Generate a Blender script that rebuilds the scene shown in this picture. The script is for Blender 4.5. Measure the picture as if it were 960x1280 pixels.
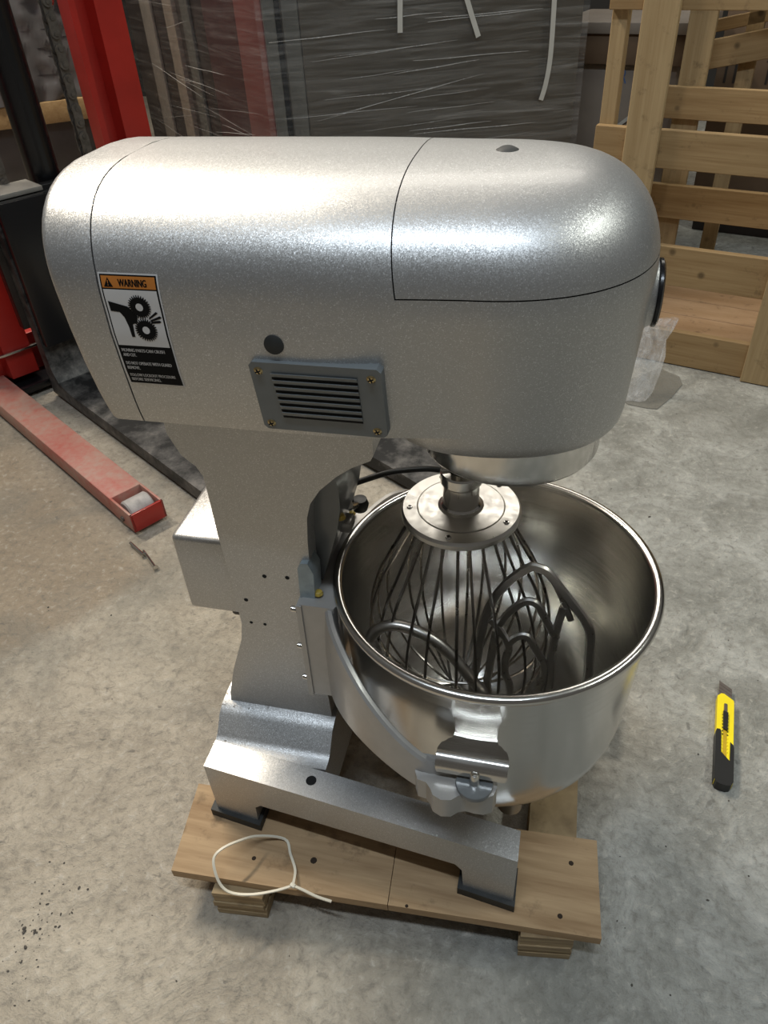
import bpy, bmesh, math, random
from mathutils import Vector, Matrix
random.seed(7)
scene = bpy.context.scene
for o in list(bpy.data.objects):
    bpy.data.objects.remove(o)

# ------------------------------------------------------------------ camera
cam_d = bpy.data.cameras.new('camera'); cam = bpy.data.objects.new('camera', cam_d)
scene.collection.objects.link(cam); scene.camera = cam
cam_d.sensor_fit = 'HORIZONTAL'; cam_d.sensor_width = 36.0; cam_d.lens = 35.06
cam_d.clip_start = 0.02; cam_d.clip_end = 100
RW = [(0.9735055, 0.1025771, -0.2043648), (0.2234211, -0.6169762, 0.7546015), (-0.0486834, -0.7802681, -0.6235476)]
right = Vector([r[0] for r in RW]); down = Vector([r[1] for r in RW]); fwd = Vector([r[2] for r in RW])
m = Matrix.Identity(4)
for i in range(3):
    m[i][0] = right[i]; m[i][1] = -down[i]; m[i][2] = -fwd[i]
m.translation = Vector((0.041, -0.577, 0.948))
cam.matrix_world = m

# ------------------------------------------------------------------ light
scene.view_settings.view_transform = 'Standard'
scene.view_settings.look = 'None'
scene.view_settings.gamma = 1.0
scene.view_settings.use_curve_mapping = False
scene.view_settings.exposure = 0.14
world = bpy.data.worlds.new('world'); scene.world = world; world.use_nodes = True
bg = world.node_tree.nodes['Background']
bg.inputs[0].default_value = (1.0, 0.95, 0.88, 1); bg.inputs[1].default_value = 0.08

def area(name, loc, target, size, energy, color):
    d = bpy.data.lights.new(name, 'AREA'); d.shape = 'RECTANGLE'; d.size = size[0]; d.size_y = size[1]
    d.energy = energy; d.color = color
    o = bpy.data.objects.new(name, d); scene.collection.objects.link(o); o.location = loc
    o.rotation_euler = (Vector(target) - Vector(loc)).to_track_quat('-Z', 'Y').to_euler()
    return o
area('tube_light_a', (-1.95, 1.45, 3.2), (-0.2, 0.1, 0.0), (1.6, 0.14), 100, (1.0, 0.91, 0.77))
area('tube_light_b', (-0.05, -0.85, 3.1), (0.0, 0.0, 0.0), (1.5, 0.07), 34, (0.78, 0.89, 1.0))
area('tube_light_c', (2.1, 0.5, 3.1), (0.4, 0.6, 0.0), (1.2, 0.12), 26, (0.95, 1.0, 0.93))
area('disc_fill_panel', (-0.4, 3.1, 3.1), (-0.1, 1.0, 0.0), (2.4, 0.9), 26, (1.0, 0.95, 0.86))  # broad panel added at the back so the whisk disc reflects something bright

# ------------------------------------------------------------------ helpers
C = scene.collection
ORG = {}
def put(o, parent=None):
    C.objects.link(o)
    if parent is not None: o.parent = parent
def tag(o, label=None, cat=None, group=None, kind=None):
    if label: o['label'] = label
    if cat: o['category'] = cat
    if group: o['group'] = group
    if kind: o['kind'] = kind
    return o
def thing(name, loc, label, cat, group=None):
    o = bpy.data.objects.new(name, None); o.empty_display_size = 0.05
    C.objects.link(o); o.location = loc; ORG[o.name] = Vector(loc)
    return tag(o, label, cat, group)
def origin(p):
    return ORG[p.name] if p is not None else Vector((0, 0, 0))
def finish(name, bm, mat, parent=None, smooth=35, org=None):
    """vertices are in world space; they are moved into the space of the thing"""
    o_ = origin(parent) if org is None else Vector(org)
    bmesh.ops.recalc_face_normals(bm, faces=bm.faces)
    if o_.length > 0: bmesh.ops.translate(bm, verts=bm.verts, vec=-o_)
    me = bpy.data.meshes.new(name); bm.to_mesh(me); bm.free()
    if smooth:
        for p in me.polygons: p.use_smooth = True
        me.set_sharp_from_angle(angle=math.radians(smooth))
    if mat: me.materials.append(mat)
    ob = bpy.data.objects.new(name, me); put(ob, parent)
    if parent is not None: ORG[ob.name] = o_
    else:
        ob.location = o_; ORG[ob.name] = o_
    return ob
def bevel(bm, w, seg=2, ang=30):
    es = [e for e in bm.edges if len(e.link_faces) == 2 and e.calc_face_angle(0) > math.radians(ang)]
    bmesh.ops.bevel(bm, geom=es, offset=w, segments=seg, affect='EDGES', profile=0.5, clamp_overlap=True)
def bm_box(bm, c, s, rot=None):
    M = Matrix.Translation(Vector(c)) @ (rot.to_4x4() if rot is not None else Matrix.Identity(4)) @ Matrix.Diagonal((s[0], s[1], s[2], 1))
    return bmesh.ops.create_cube(bm, size=1.0, matrix=M)['verts']
def box(name, c, s, mat, parent=None, rot=None, bev=0.0, seg=2):
    bm = bmesh.new(); bm_box(bm, c, s, rot)
    if bev: bevel(bm, bev, seg)
    return finish(name, bm, mat, parent)
def bm_prism(bm, pts, f, a, b):
    """extrude the polygon pts; f(u, v, t) gives a point, t in (a, b)"""
    A = [bm.verts.new(f(u, v, a)) for u, v in pts]; B = [bm.verts.new(f(u, v, b)) for u, v in pts]
    n = len(pts)
    bm.faces.new(A); bm.faces.new(B[::-1])
    for i in range(n): bm.faces.new((A[i], B[i], B[(i+1) % n], A[(i+1) % n]))
def prism(name, pts, f, a, b, mat, parent=None, bev=0.0, seg=2, ang=30):
    bm = bmesh.new(); bm_prism(bm, pts, f, a, b)
    if bev: bevel(bm, bev, seg, ang)
    return finish(name, bm, mat, parent)
XZ = lambda u, v, t: Vector((u, t, v))
XY = lambda u, v, t: Vector((u, v, t))
YZ = lambda u, v, t: Vector((t, u, v))
def bm_lathe(bm, prof, seg=48, c=(0, 0, 0), M=None):
    M = M or Matrix.Identity(3); c = Vector(c); rings = []
    for r, z in prof:
        if r < 1e-6: rings.append([bm.verts.new(c + M @ Vector((0, 0, z)))])
        else: rings.append([bm.verts.new(c + M @ Vector((r*math.cos(2*math.pi*k/seg), r*math.sin(2*math.pi*k/seg), z))) for k in range(seg)])
    for A, B in zip(rings, rings[1:]):
        if len(A) == 1 and len(B) == 1: continue
        for k in range(seg):
            k2 = (k+1) % seg
            if len(A) == 1: bm.faces.new((A[0], B[k], B[k2]))
            elif len(B) == 1: bm.faces.new((A[k], B[0], A[k2]))
            else: bm.faces.new((A[k], B[k], B[k2], A[k2]))
def lathe(name, prof, mat, parent=None, seg=48, c=(0, 0, 0), M=None, smooth=35):
    bm = bmesh.new(); bm_lathe(bm, prof, seg, c, M)
    return finish(name, bm, mat, parent, smooth)
def axis_rot(d):
    return Vector((0, 0, 1)).rotation_difference(Vector(d).normalized()).to_matrix()
def catmull(pts, n=6, closed=False):
    P = [Vector(p) for p in pts]; out = []; N = len(P)
    rng = range(N if closed else N-1)
    for i in rng:
        if closed: a, b, c_, d = P[(i-1) % N], P[i], P[(i+1) % N], P[(i+2) % N]
        else: a, b, c_, d = P[max(i-1, 0)], P[i], P[i+1], P[min(i+2, N-1)]
        for k in range(n):
            t = k/n
            out.append(0.5*((2*b)+(c_-a)*t+(2*a-5*b+4*c_-d)*t*t+(3*b-a-3*c_+d)*t**3))
    if not closed: out.append(P[-1])
    return out
def bm_tube(bm, pts, r, seg=8, closed=False, section=None, up=None):
    P = [Vector(p) for p in pts]; N = len(P)
    T = []
    for i in range(N):
        a = P[(i-1) % N] if (closed or i > 0) else P[i]; b = P[(i+1) % N] if (closed or i < N-1) else P[i]
        T.append((b-a).normalized())
    nrm = Vector(up) if up else (Vector((0, 0, 1)) if abs(T[0].z) < 0.9 else Vector((1, 0, 0)))
    rings = []
    for i in range(N):
        u = Vector(up) if up else nrm
        nrm = (u - T[i]*u.dot(T[i]))
        nrm = nrm.normalized() if nrm.length > 1e-6 else Vector((1, 0, 0))
        bi = T[i].cross(nrm)
        rr = r[i] if isinstance(r, (list, tuple)) else r
        if section: rings.append([bm.verts.new(P[i] + nrm*a + bi*b) for a, b in section])
        else: rings.append([bm.verts.new(P[i] + (nrm*math.cos(2*math.pi*k/seg) + bi*math.sin(2*math.pi*k/seg))*rr) for k in range(seg)])
    S = len(rings[0])
    for i in range(N if closed else N-1):
        A, B = rings[i], rings[(i+1) % N]
        for k in range(S): bm.faces.new((A[k], A[(k+1) % S], B[(k+1) % S], B[k]))
    if not closed:
        bm.faces.new(rings[0][::-1]); bm.faces.new(rings[-1])
def tube(name, pts, r, mat, parent=None, seg=8, closed=False, section=None, up=None):
    bm = bmesh.new(); bm_tube(bm, pts, r, seg, closed, section, up)
    return finish(name, bm, mat, parent, 50)
def cyl(name, a, b, r, mat, parent=None, seg=20, bev=0.0):
    a = Vector(a); b = Vector(b); L = (b-a).length
    prof = [(0, 0), (r-bev, 0), (r, bev), (r, L-bev), (r-bev, L), (0, L)] if bev else [(0, 0), (r, 0), (r, L), (0, L)]
    return lathe(name, prof, mat, parent, seg, a, axis_rot(b-a), 40)

# ------------------------------------------------------------------ materials
def mat(name):
    m = bpy.data.materials.new(name); m.use_nodes = True
    nt = m.node_tree; b = nt.nodes['Principled BSDF']
    return m, nt, b
def N(nt, t, **kw):
    n = nt.nodes.new(t)
    for k, v in kw.items():
        if k in n.inputs: n.inputs[k].default_value = v
        else: setattr(n, k, v)
    return n
def coords(nt, scale=(1, 1, 1), rot=(0, 0, 0), world=True):
    """object-independent coordinates: the position in the room"""
    g = nt.nodes.new('ShaderNodeNewGeometry' if world else 'ShaderNodeTexCoord')
    mp = nt.nodes.new('ShaderNodeMapping'); mp.inputs['Scale'].default_value = scale; mp.inputs['Rotation'].default_value = rot
    nt.links.new(g.outputs['Position' if world else 'Object'], mp.inputs['Vector'])
    return mp.outputs['Vector']
def noise(nt, vec, scale, detail=4, rough=0.55, dist=0.0):
    n = N(nt, 'ShaderNodeTexNoise'); n.inputs['Scale'].default_value = scale; n.inputs['Detail'].default_value = detail
    n.inputs['Roughness'].default_value = rough; n.inputs['Distortion'].default_value = dist
    nt.links.new(vec, n.inputs['Vector']); return n.outputs['Fac']
def ramp(nt, fac, stops):
    r = N(nt, 'ShaderNodeValToRGB'); e = r.color_ramp.elements
    while len(e) < len(stops): e.new(0.5)
    for i, (p, c) in enumerate(stops):
        e[i].position = p; e[i].color = (c[0], c[1], c[2], 1) if isinstance(c, (tuple, list)) else (c, c, c, 1)
    nt.links.new(fac, r.inputs['Fac']); return r.outputs['Color']
def mix(nt, fac, a, b, mode='MIX'):
    n = N(nt, 'ShaderNodeMix', data_type='RGBA', blend_type=mode)
    for sock, v in ((n.inputs[0], fac), (n.inputs[6], a), (n.inputs[7], b)):
        if hasattr(v, 'is_output') or hasattr(v, 'links'): nt.links.new(v, sock)
        elif isinstance(v, (tuple, list)): sock.default_value = (v[0], v[1], v[2], 1)
        else: sock.default_value = v
    return n.outputs[2]
def mth(nt, op, a, b=0.0):
    n = N(nt, 'ShaderNodeMath', operation=op)
    for i, v in enumerate((a, b)):
        if hasattr(v, 'links'): nt.links.new(v, n.inputs[i])
        else: n.inputs[i].default_value = v
    return n.outputs[0]
def bump(nt, b, h, strength=0.3, dist=0.002):
    n = N(nt, 'ShaderNodeBump'); n.inputs['Strength'].default_value = strength; n.inputs['Distance'].default_value = dist
    nt.links.new(h, n.inputs['Height']); nt.links.new(n.outputs['Normal'], b.inputs['Normal'])
def simple(name, col, rough=0.5, metal=0.0, var=0.12, scale=40, bmp=0.0, coat=0.0):
    m, nt, b = mat(name); v = coords(nt)
    f = noise(nt, v, scale, 5)
    lo = tuple(c*(1-var) for c in col); hi = tuple(min(1, c*(1+var)) for c in col)
    nt.links.new(ramp(nt, f, [(0.3, lo), (0.7, hi)]), b.inputs['Base Color'])
    b.inputs['Roughness'].default_value = rough; b.inputs['Metallic'].default_value = metal
    if coat: b.inputs['Coat Weight'].default_value = coat; b.inputs['Coat Roughness'].default_value = 0.1
    if bmp: bump(nt, b, noise(nt, v, scale*4, 4), bmp, 0.001)
    return m

def silver_paint(name, dirt=False):
    m, nt, b = mat(name); v = coords(nt)
    vo = N(nt, 'ShaderNodeTexVoronoi'); vo.inputs['Scale'].default_value = 1700; nt.links.new(v, vo.inputs['Vector'])
    sep = N(nt, 'ShaderNodeSeparateColor'); nt.links.new(vo.outputs['Color'], sep.inputs[0])
    col = ramp(nt, sep.outputs[0], [(0.0, (0.445, 0.44, 0.43)), (0.88, (0.51, 0.505, 0.495)), (1.0, (0.74, 0.74, 0.74))])
    if dirt:
        f = noise(nt, v, 130, 6, 0.7); g = noise(nt, v, 9, 3)
        k = mth(nt, 'MULTIPLY', f, g); k = ramp(nt, k, [(0.31, 0), (0.35, 1)])
        sx = N(nt, 'ShaderNodeSeparateXYZ'); nt.links.new(v, sx.inputs[0])
        mr = N(nt, 'ShaderNodeMapRange'); mr.inputs['From Min'].default_value = -0.24; mr.inputs['From Max'].default_value = -0.28
        nt.links.new(sx.outputs['X'], mr.inputs['Value']); k = mth(nt, 'MULTIPLY', k, mr.outputs[0])
        col = mix(nt, k, col, (0.11, 0.095, 0.08))
    nt.links.new(col, b.inputs['Base Color'])
    b.inputs['Metallic'].default_value = 0.78; b.inputs['Roughness'].default_value = 0.42; b.inputs['Specular IOR Level'].default_value = 0.3
    b.inputs['Coat Weight'].default_value = 0.16; b.inputs['Coat Roughness'].default_value = 0.05
    # flakes tilt the surface a little
    sub = N(nt, 'ShaderNodeVectorMath', operation='SUBTRACT'); nt.links.new(vo.outputs['Color'], sub.inputs[0]); sub.inputs[1].default_value = (0.5, 0.5, 0.5)
    sc = N(nt, 'ShaderNodeVectorMath', operation='SCALE'); nt.links.new(sub.outputs[0], sc.inputs[0]); sc.inputs['Scale'].default_value = 0.15
    ge = N(nt, 'ShaderNodeNewGeometry'); ad = N(nt, 'ShaderNodeVectorMath', operation='ADD')
    nt.links.new(ge.outputs['Normal'], ad.inputs[0]); nt.links.new(sc.outputs[0], ad.inputs[1])
    no = N(nt, 'ShaderNodeVectorMath', operation='NORMALIZE'); nt.links.new(ad.outputs[0], no.inputs[0])
    nt.links.new(no.outputs[0], b.inputs['Normal'])
    nt.links.new(ge.outputs['Normal'], b.inputs['Coat Normal'])
    return m
M_SILVER = silver_paint('silver_flake_paint')
M_SILVER_DIRTY = silver_paint('silver_flake_paint_dirty', True)
def steel(name, col, rough, stretch=(6, 6, 220), bmp=0.02):
    m, nt, b = mat(name); v = coords(nt, stretch, world=False)
    f = noise(nt, v, 3.0, 5, 0.6)
    b.inputs['Base Color'].default_value = (*col, 1); b.inputs['Metallic'].default_value = 1.0
    nt.links.new(ramp(nt, f, [(0.3, rough*0.75), (0.7, rough*1.3)]), b.inputs['Roughness'])
    if bmp: bump(nt, b, f, bmp, 0.001)
    return m
M_STEEL = steel('brushed_stainless', (0.66, 0.64, 0.60), 0.2, (6, 6, 120), 0.0)
M_STEEL_IN = steel('brushed_stainless_bowl', (0.66, 0.64, 0.60), 0.21, (5, 5, 90), 0.004)
M_CHROME = steel('turned_steel', (0.68, 0.66, 0.62), 0.16, (40, 40, 40), 0.0)
M_DISC = steel('spun_disc_steel', (0.66, 0.64, 0.60), 0.36, (40, 40, 40), 0.0)
M_WIRE = steel('whisk_wire_steel', (0.20, 0.185, 0.165), 0.3, (20, 20, 20), 0.0)
M_CAST = steel('beater_cast_steel', (0.40, 0.38, 0.35), 0.33, (30, 30, 30), 0.03)
M_ALU = simple('cast_aluminium_paint', (0.40, 0.385, 0.365), 0.38, 0.45, 0.05, 60, 0.05, 0.2)
M_GREY = simple('slide_grey_paint', (0.15, 0.16, 0.165), 0.32, 0.2, 0.1, 30, 0.03, 0.3)
M_BLUEGREY = simple('vent_bluegrey', (0.16, 0.175, 0.18), 0.38, 0.1, 0.06, 60)
M_GIB = simple('gib_zinc_grey', (0.28, 0.33, 0.35), 0.42, 0.3, 0.15, 90, 0.05)
M_BLACK = simple('black_plastic', (0.010, 0.010, 0.010), 0.4, 0, 0.1)
M_RUBBER = simple('black_rubber', (0.022, 0.023, 0.022), 0.6, 0, 0.3, 80)
M_DARKHOLE = simple('dark_opening', (0.004, 0.004, 0.004), 0.9, 0, 0.1)
M_BRASS = simple('zinc_yellow_screw', (0.55, 0.43, 0.22), 0.28, 1.0, 0.15, 100)
M_GREASE = simple('yellow_grease', (0.42, 0.30, 0.05), 0.3, 0, 0.3, 300, 0.3)
M_ORANGE = simple('label_orange', (0.52, 0.18, 0.03), 0.45, 0, 0.04)
M_LABELWHITE = simple('label_white', (0.62, 0.60, 0.58), 0.4, 0, 0.02)
M_LABELBLACK = simple('label_black', (0.005, 0.005, 0.005), 0.7, 0, 0.05)
M_LABELBLACK.node_tree.nodes['Principled BSDF'].inputs['Specular IOR Level'].default_value = 0.15
M_YELLOW = simple('yellow_plastic', (0.90, 0.72, 0.01), 0.4, 0, 0.04, 60)
M_BLADE = simple('blade_steel', (0.16, 0.135, 0.12), 0.35, 0.5, 0.15, 60)
M_TIE = simple('nylon_tie', (0.80, 0.74, 0.60), 0.45, 0, 0.04)
M_RED = None

def worn_red(name):
    m, nt, b = mat(name); v = coords(nt)
    f = noise(nt, v, 7, 5, 0.6); g = noise(nt, v, 55, 5, 0.65)
    col = ramp(nt, f, [(0.25, (0.42, 0.055, 0.04)), (0.65, (0.50, 0.12, 0.09))])
    k = ramp(nt, mth(nt, 'MULTIPLY', f, g), [(0.12, 0.15), (0.34, 0.8)])
    col = mix(nt, k, col, (0.42, 0.30, 0.24))
    nt.links.new(col, b.inputs['Base Color']); b.inputs['Roughness'].default_value = 0.5
    bump(nt, b, g, 0.08, 0.001); return m
M_REDWORN = worn_red('worn_red_paint')
M_RED = simple('red_paint', (0.38, 0.018, 0.012), 0.35, 0, 0.12, 10, 0.03, 0.2)
def worn_black(name):
    m, nt, b = mat(name); v = coords(nt)
    g = noise(nt, v, 14, 6, 0.7); h = noise(nt, v, 90, 5, 0.6)
    col = ramp(nt, g, [(0.42, (0.018, 0.018, 0.018)), (0.56, (0.10, 0.095, 0.09)), (0.72, (0.24, 0.22, 0.20))])
    nt.links.new(col, b.inputs['Base Color']); b.inputs['Roughness'].default_value = 0.5; b.inputs['Metallic'].default_value = 0.3
    bump(nt, b, h, 0.15, 0.001); return m
M_FORK = worn_black('worn_fork_steel')
M_BLACKPAINT = simple('black_gloss_paint', (0.006, 0.006, 0.007), 0.25, 0, 0.1, 20)
M_CHAIN = simple('oily_chain_steel', (0.13, 0.115, 0.10), 0.42, 0.6, 0.3, 90)
M_ROLLER = simple('grey_nylon_roller', (0.40, 0.37, 0.35), 0.5, 0, 0.2, 60, 0.1)

def wood(name, lo, hi, axis_scale, knots=True):
    m, nt, b = mat(name); v = coords(nt, axis_scale, world=False)
    f = noise(nt, v, 1.4, 5, 0.6, 0.6); w = noise(nt, v, 5.0, 3, 0.6, 0.3)
    k = mth(nt, 'ADD', mth(nt, 'MULTIPLY', f, 0.7), mth(nt, 'MULTIPLY', w, 0.3))
    col = ramp(nt, k, [(0.32, lo), (0.66, hi)])
    v2 = coords(nt)
    s = noise(nt, v2, 22, 5, 0.7)
    col = mix(nt, ramp(nt, s, [(0.58, 0), (0.74, 0.65)]), col, tuple(c*0.32 for c in lo))
    if knots:
        vo = N(nt, 'ShaderNodeTexVoronoi'); vo.inputs['Scale'].default_value = 11; nt.links.new(v2, vo.inputs['Vector'])
        col = mix(nt, ramp(nt, vo.outputs['Distance'], [(0.05, 0.8), (0.12, 0)]), col, tuple(c*0.35 for c in lo))
    nt.links.new(col, b.inputs['Base Color']); b.inputs['Roughness'].default_value = 0.75
    bump(nt, b, k, 0.2, 0.001); return m
M_PALLET = wood('pallet_board_wood', (0.27, 0.165, 0.08), (0.46, 0.315, 0.175), (3, 40, 40))
M_PLY = wood('plywood_layers', (0.15, 0.10, 0.05), (0.46, 0.34, 0.19), (6, 6, 200), False)
M_NAILHOLE = simple('dark_nail_hole', (0.03, 0.018, 0.01), 0.9)
M_PINE_X = wood('pine_board', (0.27, 0.165, 0.068), (0.41, 0.28, 0.135), (2, 45, 45))
M_PINE_Z = wood('pine_board_upright', (0.32, 0.215, 0.10), (0.45, 0.325, 0.17), (45, 45, 2))
M_PINE_DARK = wood('crate_floor_ply', (0.30, 0.18, 0.09), (0.40, 0.26, 0.15), (4, 20, 20))

def concrete():
    m, nt, b = mat('concrete_floor'); v = coords(nt)
    big = noise(nt, v, 1.6, 4, 0.5); mid = noise(nt, v, 8, 7, 0.68, 0.6); fine = noise(nt, v, 70, 6, 0.72, 0.4); vf = noise(nt, v, 240, 4, 0.65)
    grey = ramp(nt, mid, [(0.30, (0.215, 0.212, 0.187)), (0.5, (0.335, 0.33, 0.298)), (0.66, (0.47, 0.465, 0.43))])
    beige = ramp(nt, mid, [(0.30, (0.34, 0.292, 0.228)), (0.66, (0.52, 0.455, 0.362))])
    # warm beige on one side of the machine blends to grey on the other
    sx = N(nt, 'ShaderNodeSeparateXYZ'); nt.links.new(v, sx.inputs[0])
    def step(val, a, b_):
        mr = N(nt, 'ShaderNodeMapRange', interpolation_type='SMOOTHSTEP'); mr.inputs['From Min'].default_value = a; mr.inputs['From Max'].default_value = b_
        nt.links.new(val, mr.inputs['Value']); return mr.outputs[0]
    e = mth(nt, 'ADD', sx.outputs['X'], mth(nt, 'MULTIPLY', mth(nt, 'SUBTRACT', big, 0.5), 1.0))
    col = mix(nt, step(e, -0.16, 0.22), beige, grey)
    # an earthy brown spill in front of the fork lift leg
    yy = mth(nt, 'SUBTRACT', mth(nt, 'SUBTRACT', sx.outputs['Y'], 0.279), mth(nt, 'MULTIPLY', mth(nt, 'ADD', sx.outputs['X'], 0.657), 1.3))
    ll = mth(nt, 'ADD', mth(nt, 'MULTIPLY', sx.outputs['X'], 0.543), mth(nt, 'MULTIPLY', sx.outputs['Y'], 0.84))
    q = mth(nt, 'ADD', yy, mth(nt, 'MULTIPLY', mth(nt, 'SUBTRACT', mid, 0.5), 0.16))
    k = mth(nt, 'MULTIPLY', step(q, -0.02, 0.05), step(ll, -0.02, -0.13))
    col = mix(nt, mth(nt, 'MULTIPLY', k, 0.68), col, (0.30, 0.225, 0.15))
    # pits, crust, specks
    sp = noise(nt, v, 42, 3, 0.55, 0.4)
    col = mix(nt, ramp(nt, sp, [(0.69, 0), (0.74, 0.6)]), col, (0.11, 0.105, 0.095))
    col = mix(nt, ramp(nt, fine, [(0.32, 0.6), (0.50, 0)]), col, (0.18, 0.165, 0.14))
    col = mix(nt, ramp(nt, fine, [(0.55, 0), (0.70, 0.5)]), col, (0.64, 0.60, 0.53))
    st = noise(nt, v, 3.1, 5, 0.6, 0.8)
    col = mix(nt, ramp(nt, st, [(0.52, 0), (0.66, 0.45)]), col, (0.20, 0.192, 0.165))
    nt.links.new(col, b.inputs['Base Color']); b.inputs['Roughness'].default_value = 0.8
    h = mth(nt, 'ADD', mth(nt, 'MULTIPLY', mid, 0.9), mth(nt, 'ADD', mth(nt, 'MULTIPLY', fine, 0.30), mth(nt, 'MULTIPLY', vf, 0.10)))
    bump(nt, b, h, 0.9, 0.018)
    return m
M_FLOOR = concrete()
M_WALL = simple('dark_warehouse_wall', (0.03, 0.028, 0.026), 0.8, 0, 0.2, 3)
M_CAB = simple('cabinet_grey_brown', (0.066, 0.056, 0.043), 0.35, 0.1, 0.2, 4)
M_CAB2 = simple('cabinet_dark', (0.030, 0.022, 0.020), 0.4, 0.1, 0.2, 8)
M_CABSIDE = simple('cabinet_grey_side', (0.10, 0.097, 0.086), 0.4, 0.2, 0.1, 8)
M_MAROON = simple('maroon_panel', (0.13, 0.040, 0.036), 0.45, 0, 0.12, 8)
M_STRAP = simple('white_strap', (0.55, 0.53, 0.48), 0.4, 0, 0.05)
M_CARTON = simple('brown_carton', (0.15, 0.095, 0.055), 0.75, 0, 0.1, 12)
M_CARTON_GREY = simple('grey_carton', (0.25, 0.205, 0.165), 0.7, 0, 0.08, 12)
M_BLUE = simple('blue_print', (0.07, 0.14, 0.32), 0.6, 0, 0.05)
M_PRINT = simple('dark_print', (0.03, 0.022, 0.016), 0.7, 0, 0.05)
def film(name, streak_scale=(3, 3, 60), base=0.10, amount=0.35, col=(0.75, 0.73, 0.70)):
    m = bpy.data.materials.new(name); m.use_nodes = True; nt = m.node_tree
    out = nt.nodes['Material Output']; b = nt.nodes['Principled BSDF']
    v = coords(nt, streak_scale); f = noise(nt, v, 1.6, 5, 0.65, 1.0)
    b.inputs['Base Color'].default_value = (*col, 1); b.inputs['Roughness'].default_value = 0.22
    tr = N(nt, 'ShaderNodeBsdfTransparent'); mx = N(nt, 'ShaderNodeMixShader')
    nt.links.new(ramp(nt, f, [(0.42, base), (0.62, base + amount*0.25), (0.80, base + amount)]), mx.inputs[0])
    nt.links.new(tr.outputs[0], mx.inputs[1]); nt.links.new(b.outputs[0], mx.inputs[2]); nt.links.new(mx.outputs[0], out.inputs[0])
    bump(nt, b, f, 0.6, 0.01)
    return m
M_FILM = film('stretch_film', (2.0, 2.0, 38), 0.02, 0.22)
M_FOLD = film('stretch_film_fold', (20, 20, 20), 0.22, 0.4, (0.85, 0.84, 0.82))
M_BAG = film('clear_bag', (22, 22, 12), 0.14, 0.85, (0.85, 0.85, 0.85))
M_BAG_SHADOW = film('bag_shadow_grey', (9, 9, 9), 0.45, 0.3, (0.26, 0.25, 0.22))  # grey of the sheet that stands in for the bag's shadow
M_SACK = simple('grey_film_wrap', (0.10, 0.097, 0.098), 0.3, 0, 0.2, 6, 0.3)

# ------------------------------------------------------------------ setting
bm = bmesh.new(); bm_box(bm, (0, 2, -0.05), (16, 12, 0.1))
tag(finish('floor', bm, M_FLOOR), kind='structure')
bm = bmesh.new(); bm_box(bm, (0, 5.05, 1.8), (16, 0.1, 3.8))
tag(finish('wall_back', bm, M_WALL), kind='structure')

# ------------------------------------------------------------------ pallet under the mixer
pal = thing('pallet', (-0.1, 0, 0), 'low wooden pallet of plywood bearers and brown boards under the mixer', 'pallet')
def quad_board(name, pts, z0, z1, mt, par, bev=0.0015):
    return prism(name, pts, XY, z0, z1, mt, par, bev, 1)
quad_board('board', [(-0.347, -0.222), (-0.0840, -0.2084), (-0.0915, -0.0952), (-0.362, -0.108)], 0.051, 0.065, M_PALLET, pal)
quad_board('board', [(-0.0832, -0.2083), (0.153, -0.196), (0.147, -0.084), (-0.0907, -0.0951)], 0.051, 0.0648, M_PALLET, pal)
quad_board('board', [(-0.358, 0.098), (0.150, 0.112), (0.146, 0.226), (-0.362, 0.208)], 0.051, 0.065, M_PALLET, pal)
for hx, hy, hr in ((-0.182, -0.176, 0.0045), (-0.254, -0.188, 0.003), (0.118, -0.118, 0.003), (0.108, -0.181, 0.003), (-0.062, -0.205, 0.002)):
    lathe('nail_hole', [(0, 0.0653), (hr*0.8, 0.0653), (hr, 0.0648), (0, 0.0648)], M_NAILHOLE, pal, 9, (hx, hy, 0))
def bearer(pts):
    b_ = None
    for k in range(5):
        z0 = 0.0005 + k*0.0101; o = 0.0012*math.sin(k*2.3)
        q = [(x+o, y+o) for x, y in pts]
        p_ = quad_board('ply_layer', q, z0, z0+0.0101, M_PLY, pal, 0.0006)
bearer([(-0.294, -0.232), (-0.232, -0.226), (-0.240, 0.235), (-0.302, 0.229)])
bearer([(0.067, -0.206), (0.125, -0.198), (0.122, 0.235), (0.064, 0.232)])

# ------------------------------------------------------------------ planetary mixer
mx_ = thing('planetary_mixer', (-0.24, 0, 0.065), 'silver flake painted stand mixer with rounded head, column and footed base', 'mixer')
# base legs
def leg_part(sgn):
    yo = lambda x: -0.141 + (x+0.318)*(-0.040/0.371)
    yi = lambda x: -0.104 + (x+0.318)*(-0.043/0.376)
    pts = [(-0.318, 0.076), (-0.318, 0.170), (-0.175, 0.170), (0.055, 0.168), (0.055, 0.075), (-0.002, 0.075), (-0.004, 0.112), (-0.012, 0.121), (-0.252, 0.116), (-0.260, 0.108), (-0.262, 0.076)]
    f = lambda u, v, t: Vector((u, sgn*(yo(u) if t == 0 else yi(u)), v))
    l = prism('base_leg', pts, f, 0, 1, M_SILVER_DIRTY, mx_, 0.004, 3, 25)
    for x0, x1 in ((-0.326, -0.257), (-0.008, 0.0575)):
        q = [(x0, yo(x0)-0.005), (x1, yo(x1)-0.006), (x1, yi(x1)+0.004), (x0, yi(x0)+0.004)]
        prism('foot_pad', [(a, sgn*b_) for a, b_ in q], XY, 0.0645, 0.078, M_RUBBER, mx_, 0.0015, 1)
    lathe('bolt_hole', [(0, 0), (0.0055, 0), (0.0062, 0.0004), (0, 0.0004)], M_DARKHOLE, mx_, 20, (-0.186, sgn*-0.1345, 0.1698))
leg_part(1); leg_part(-1)
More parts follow.
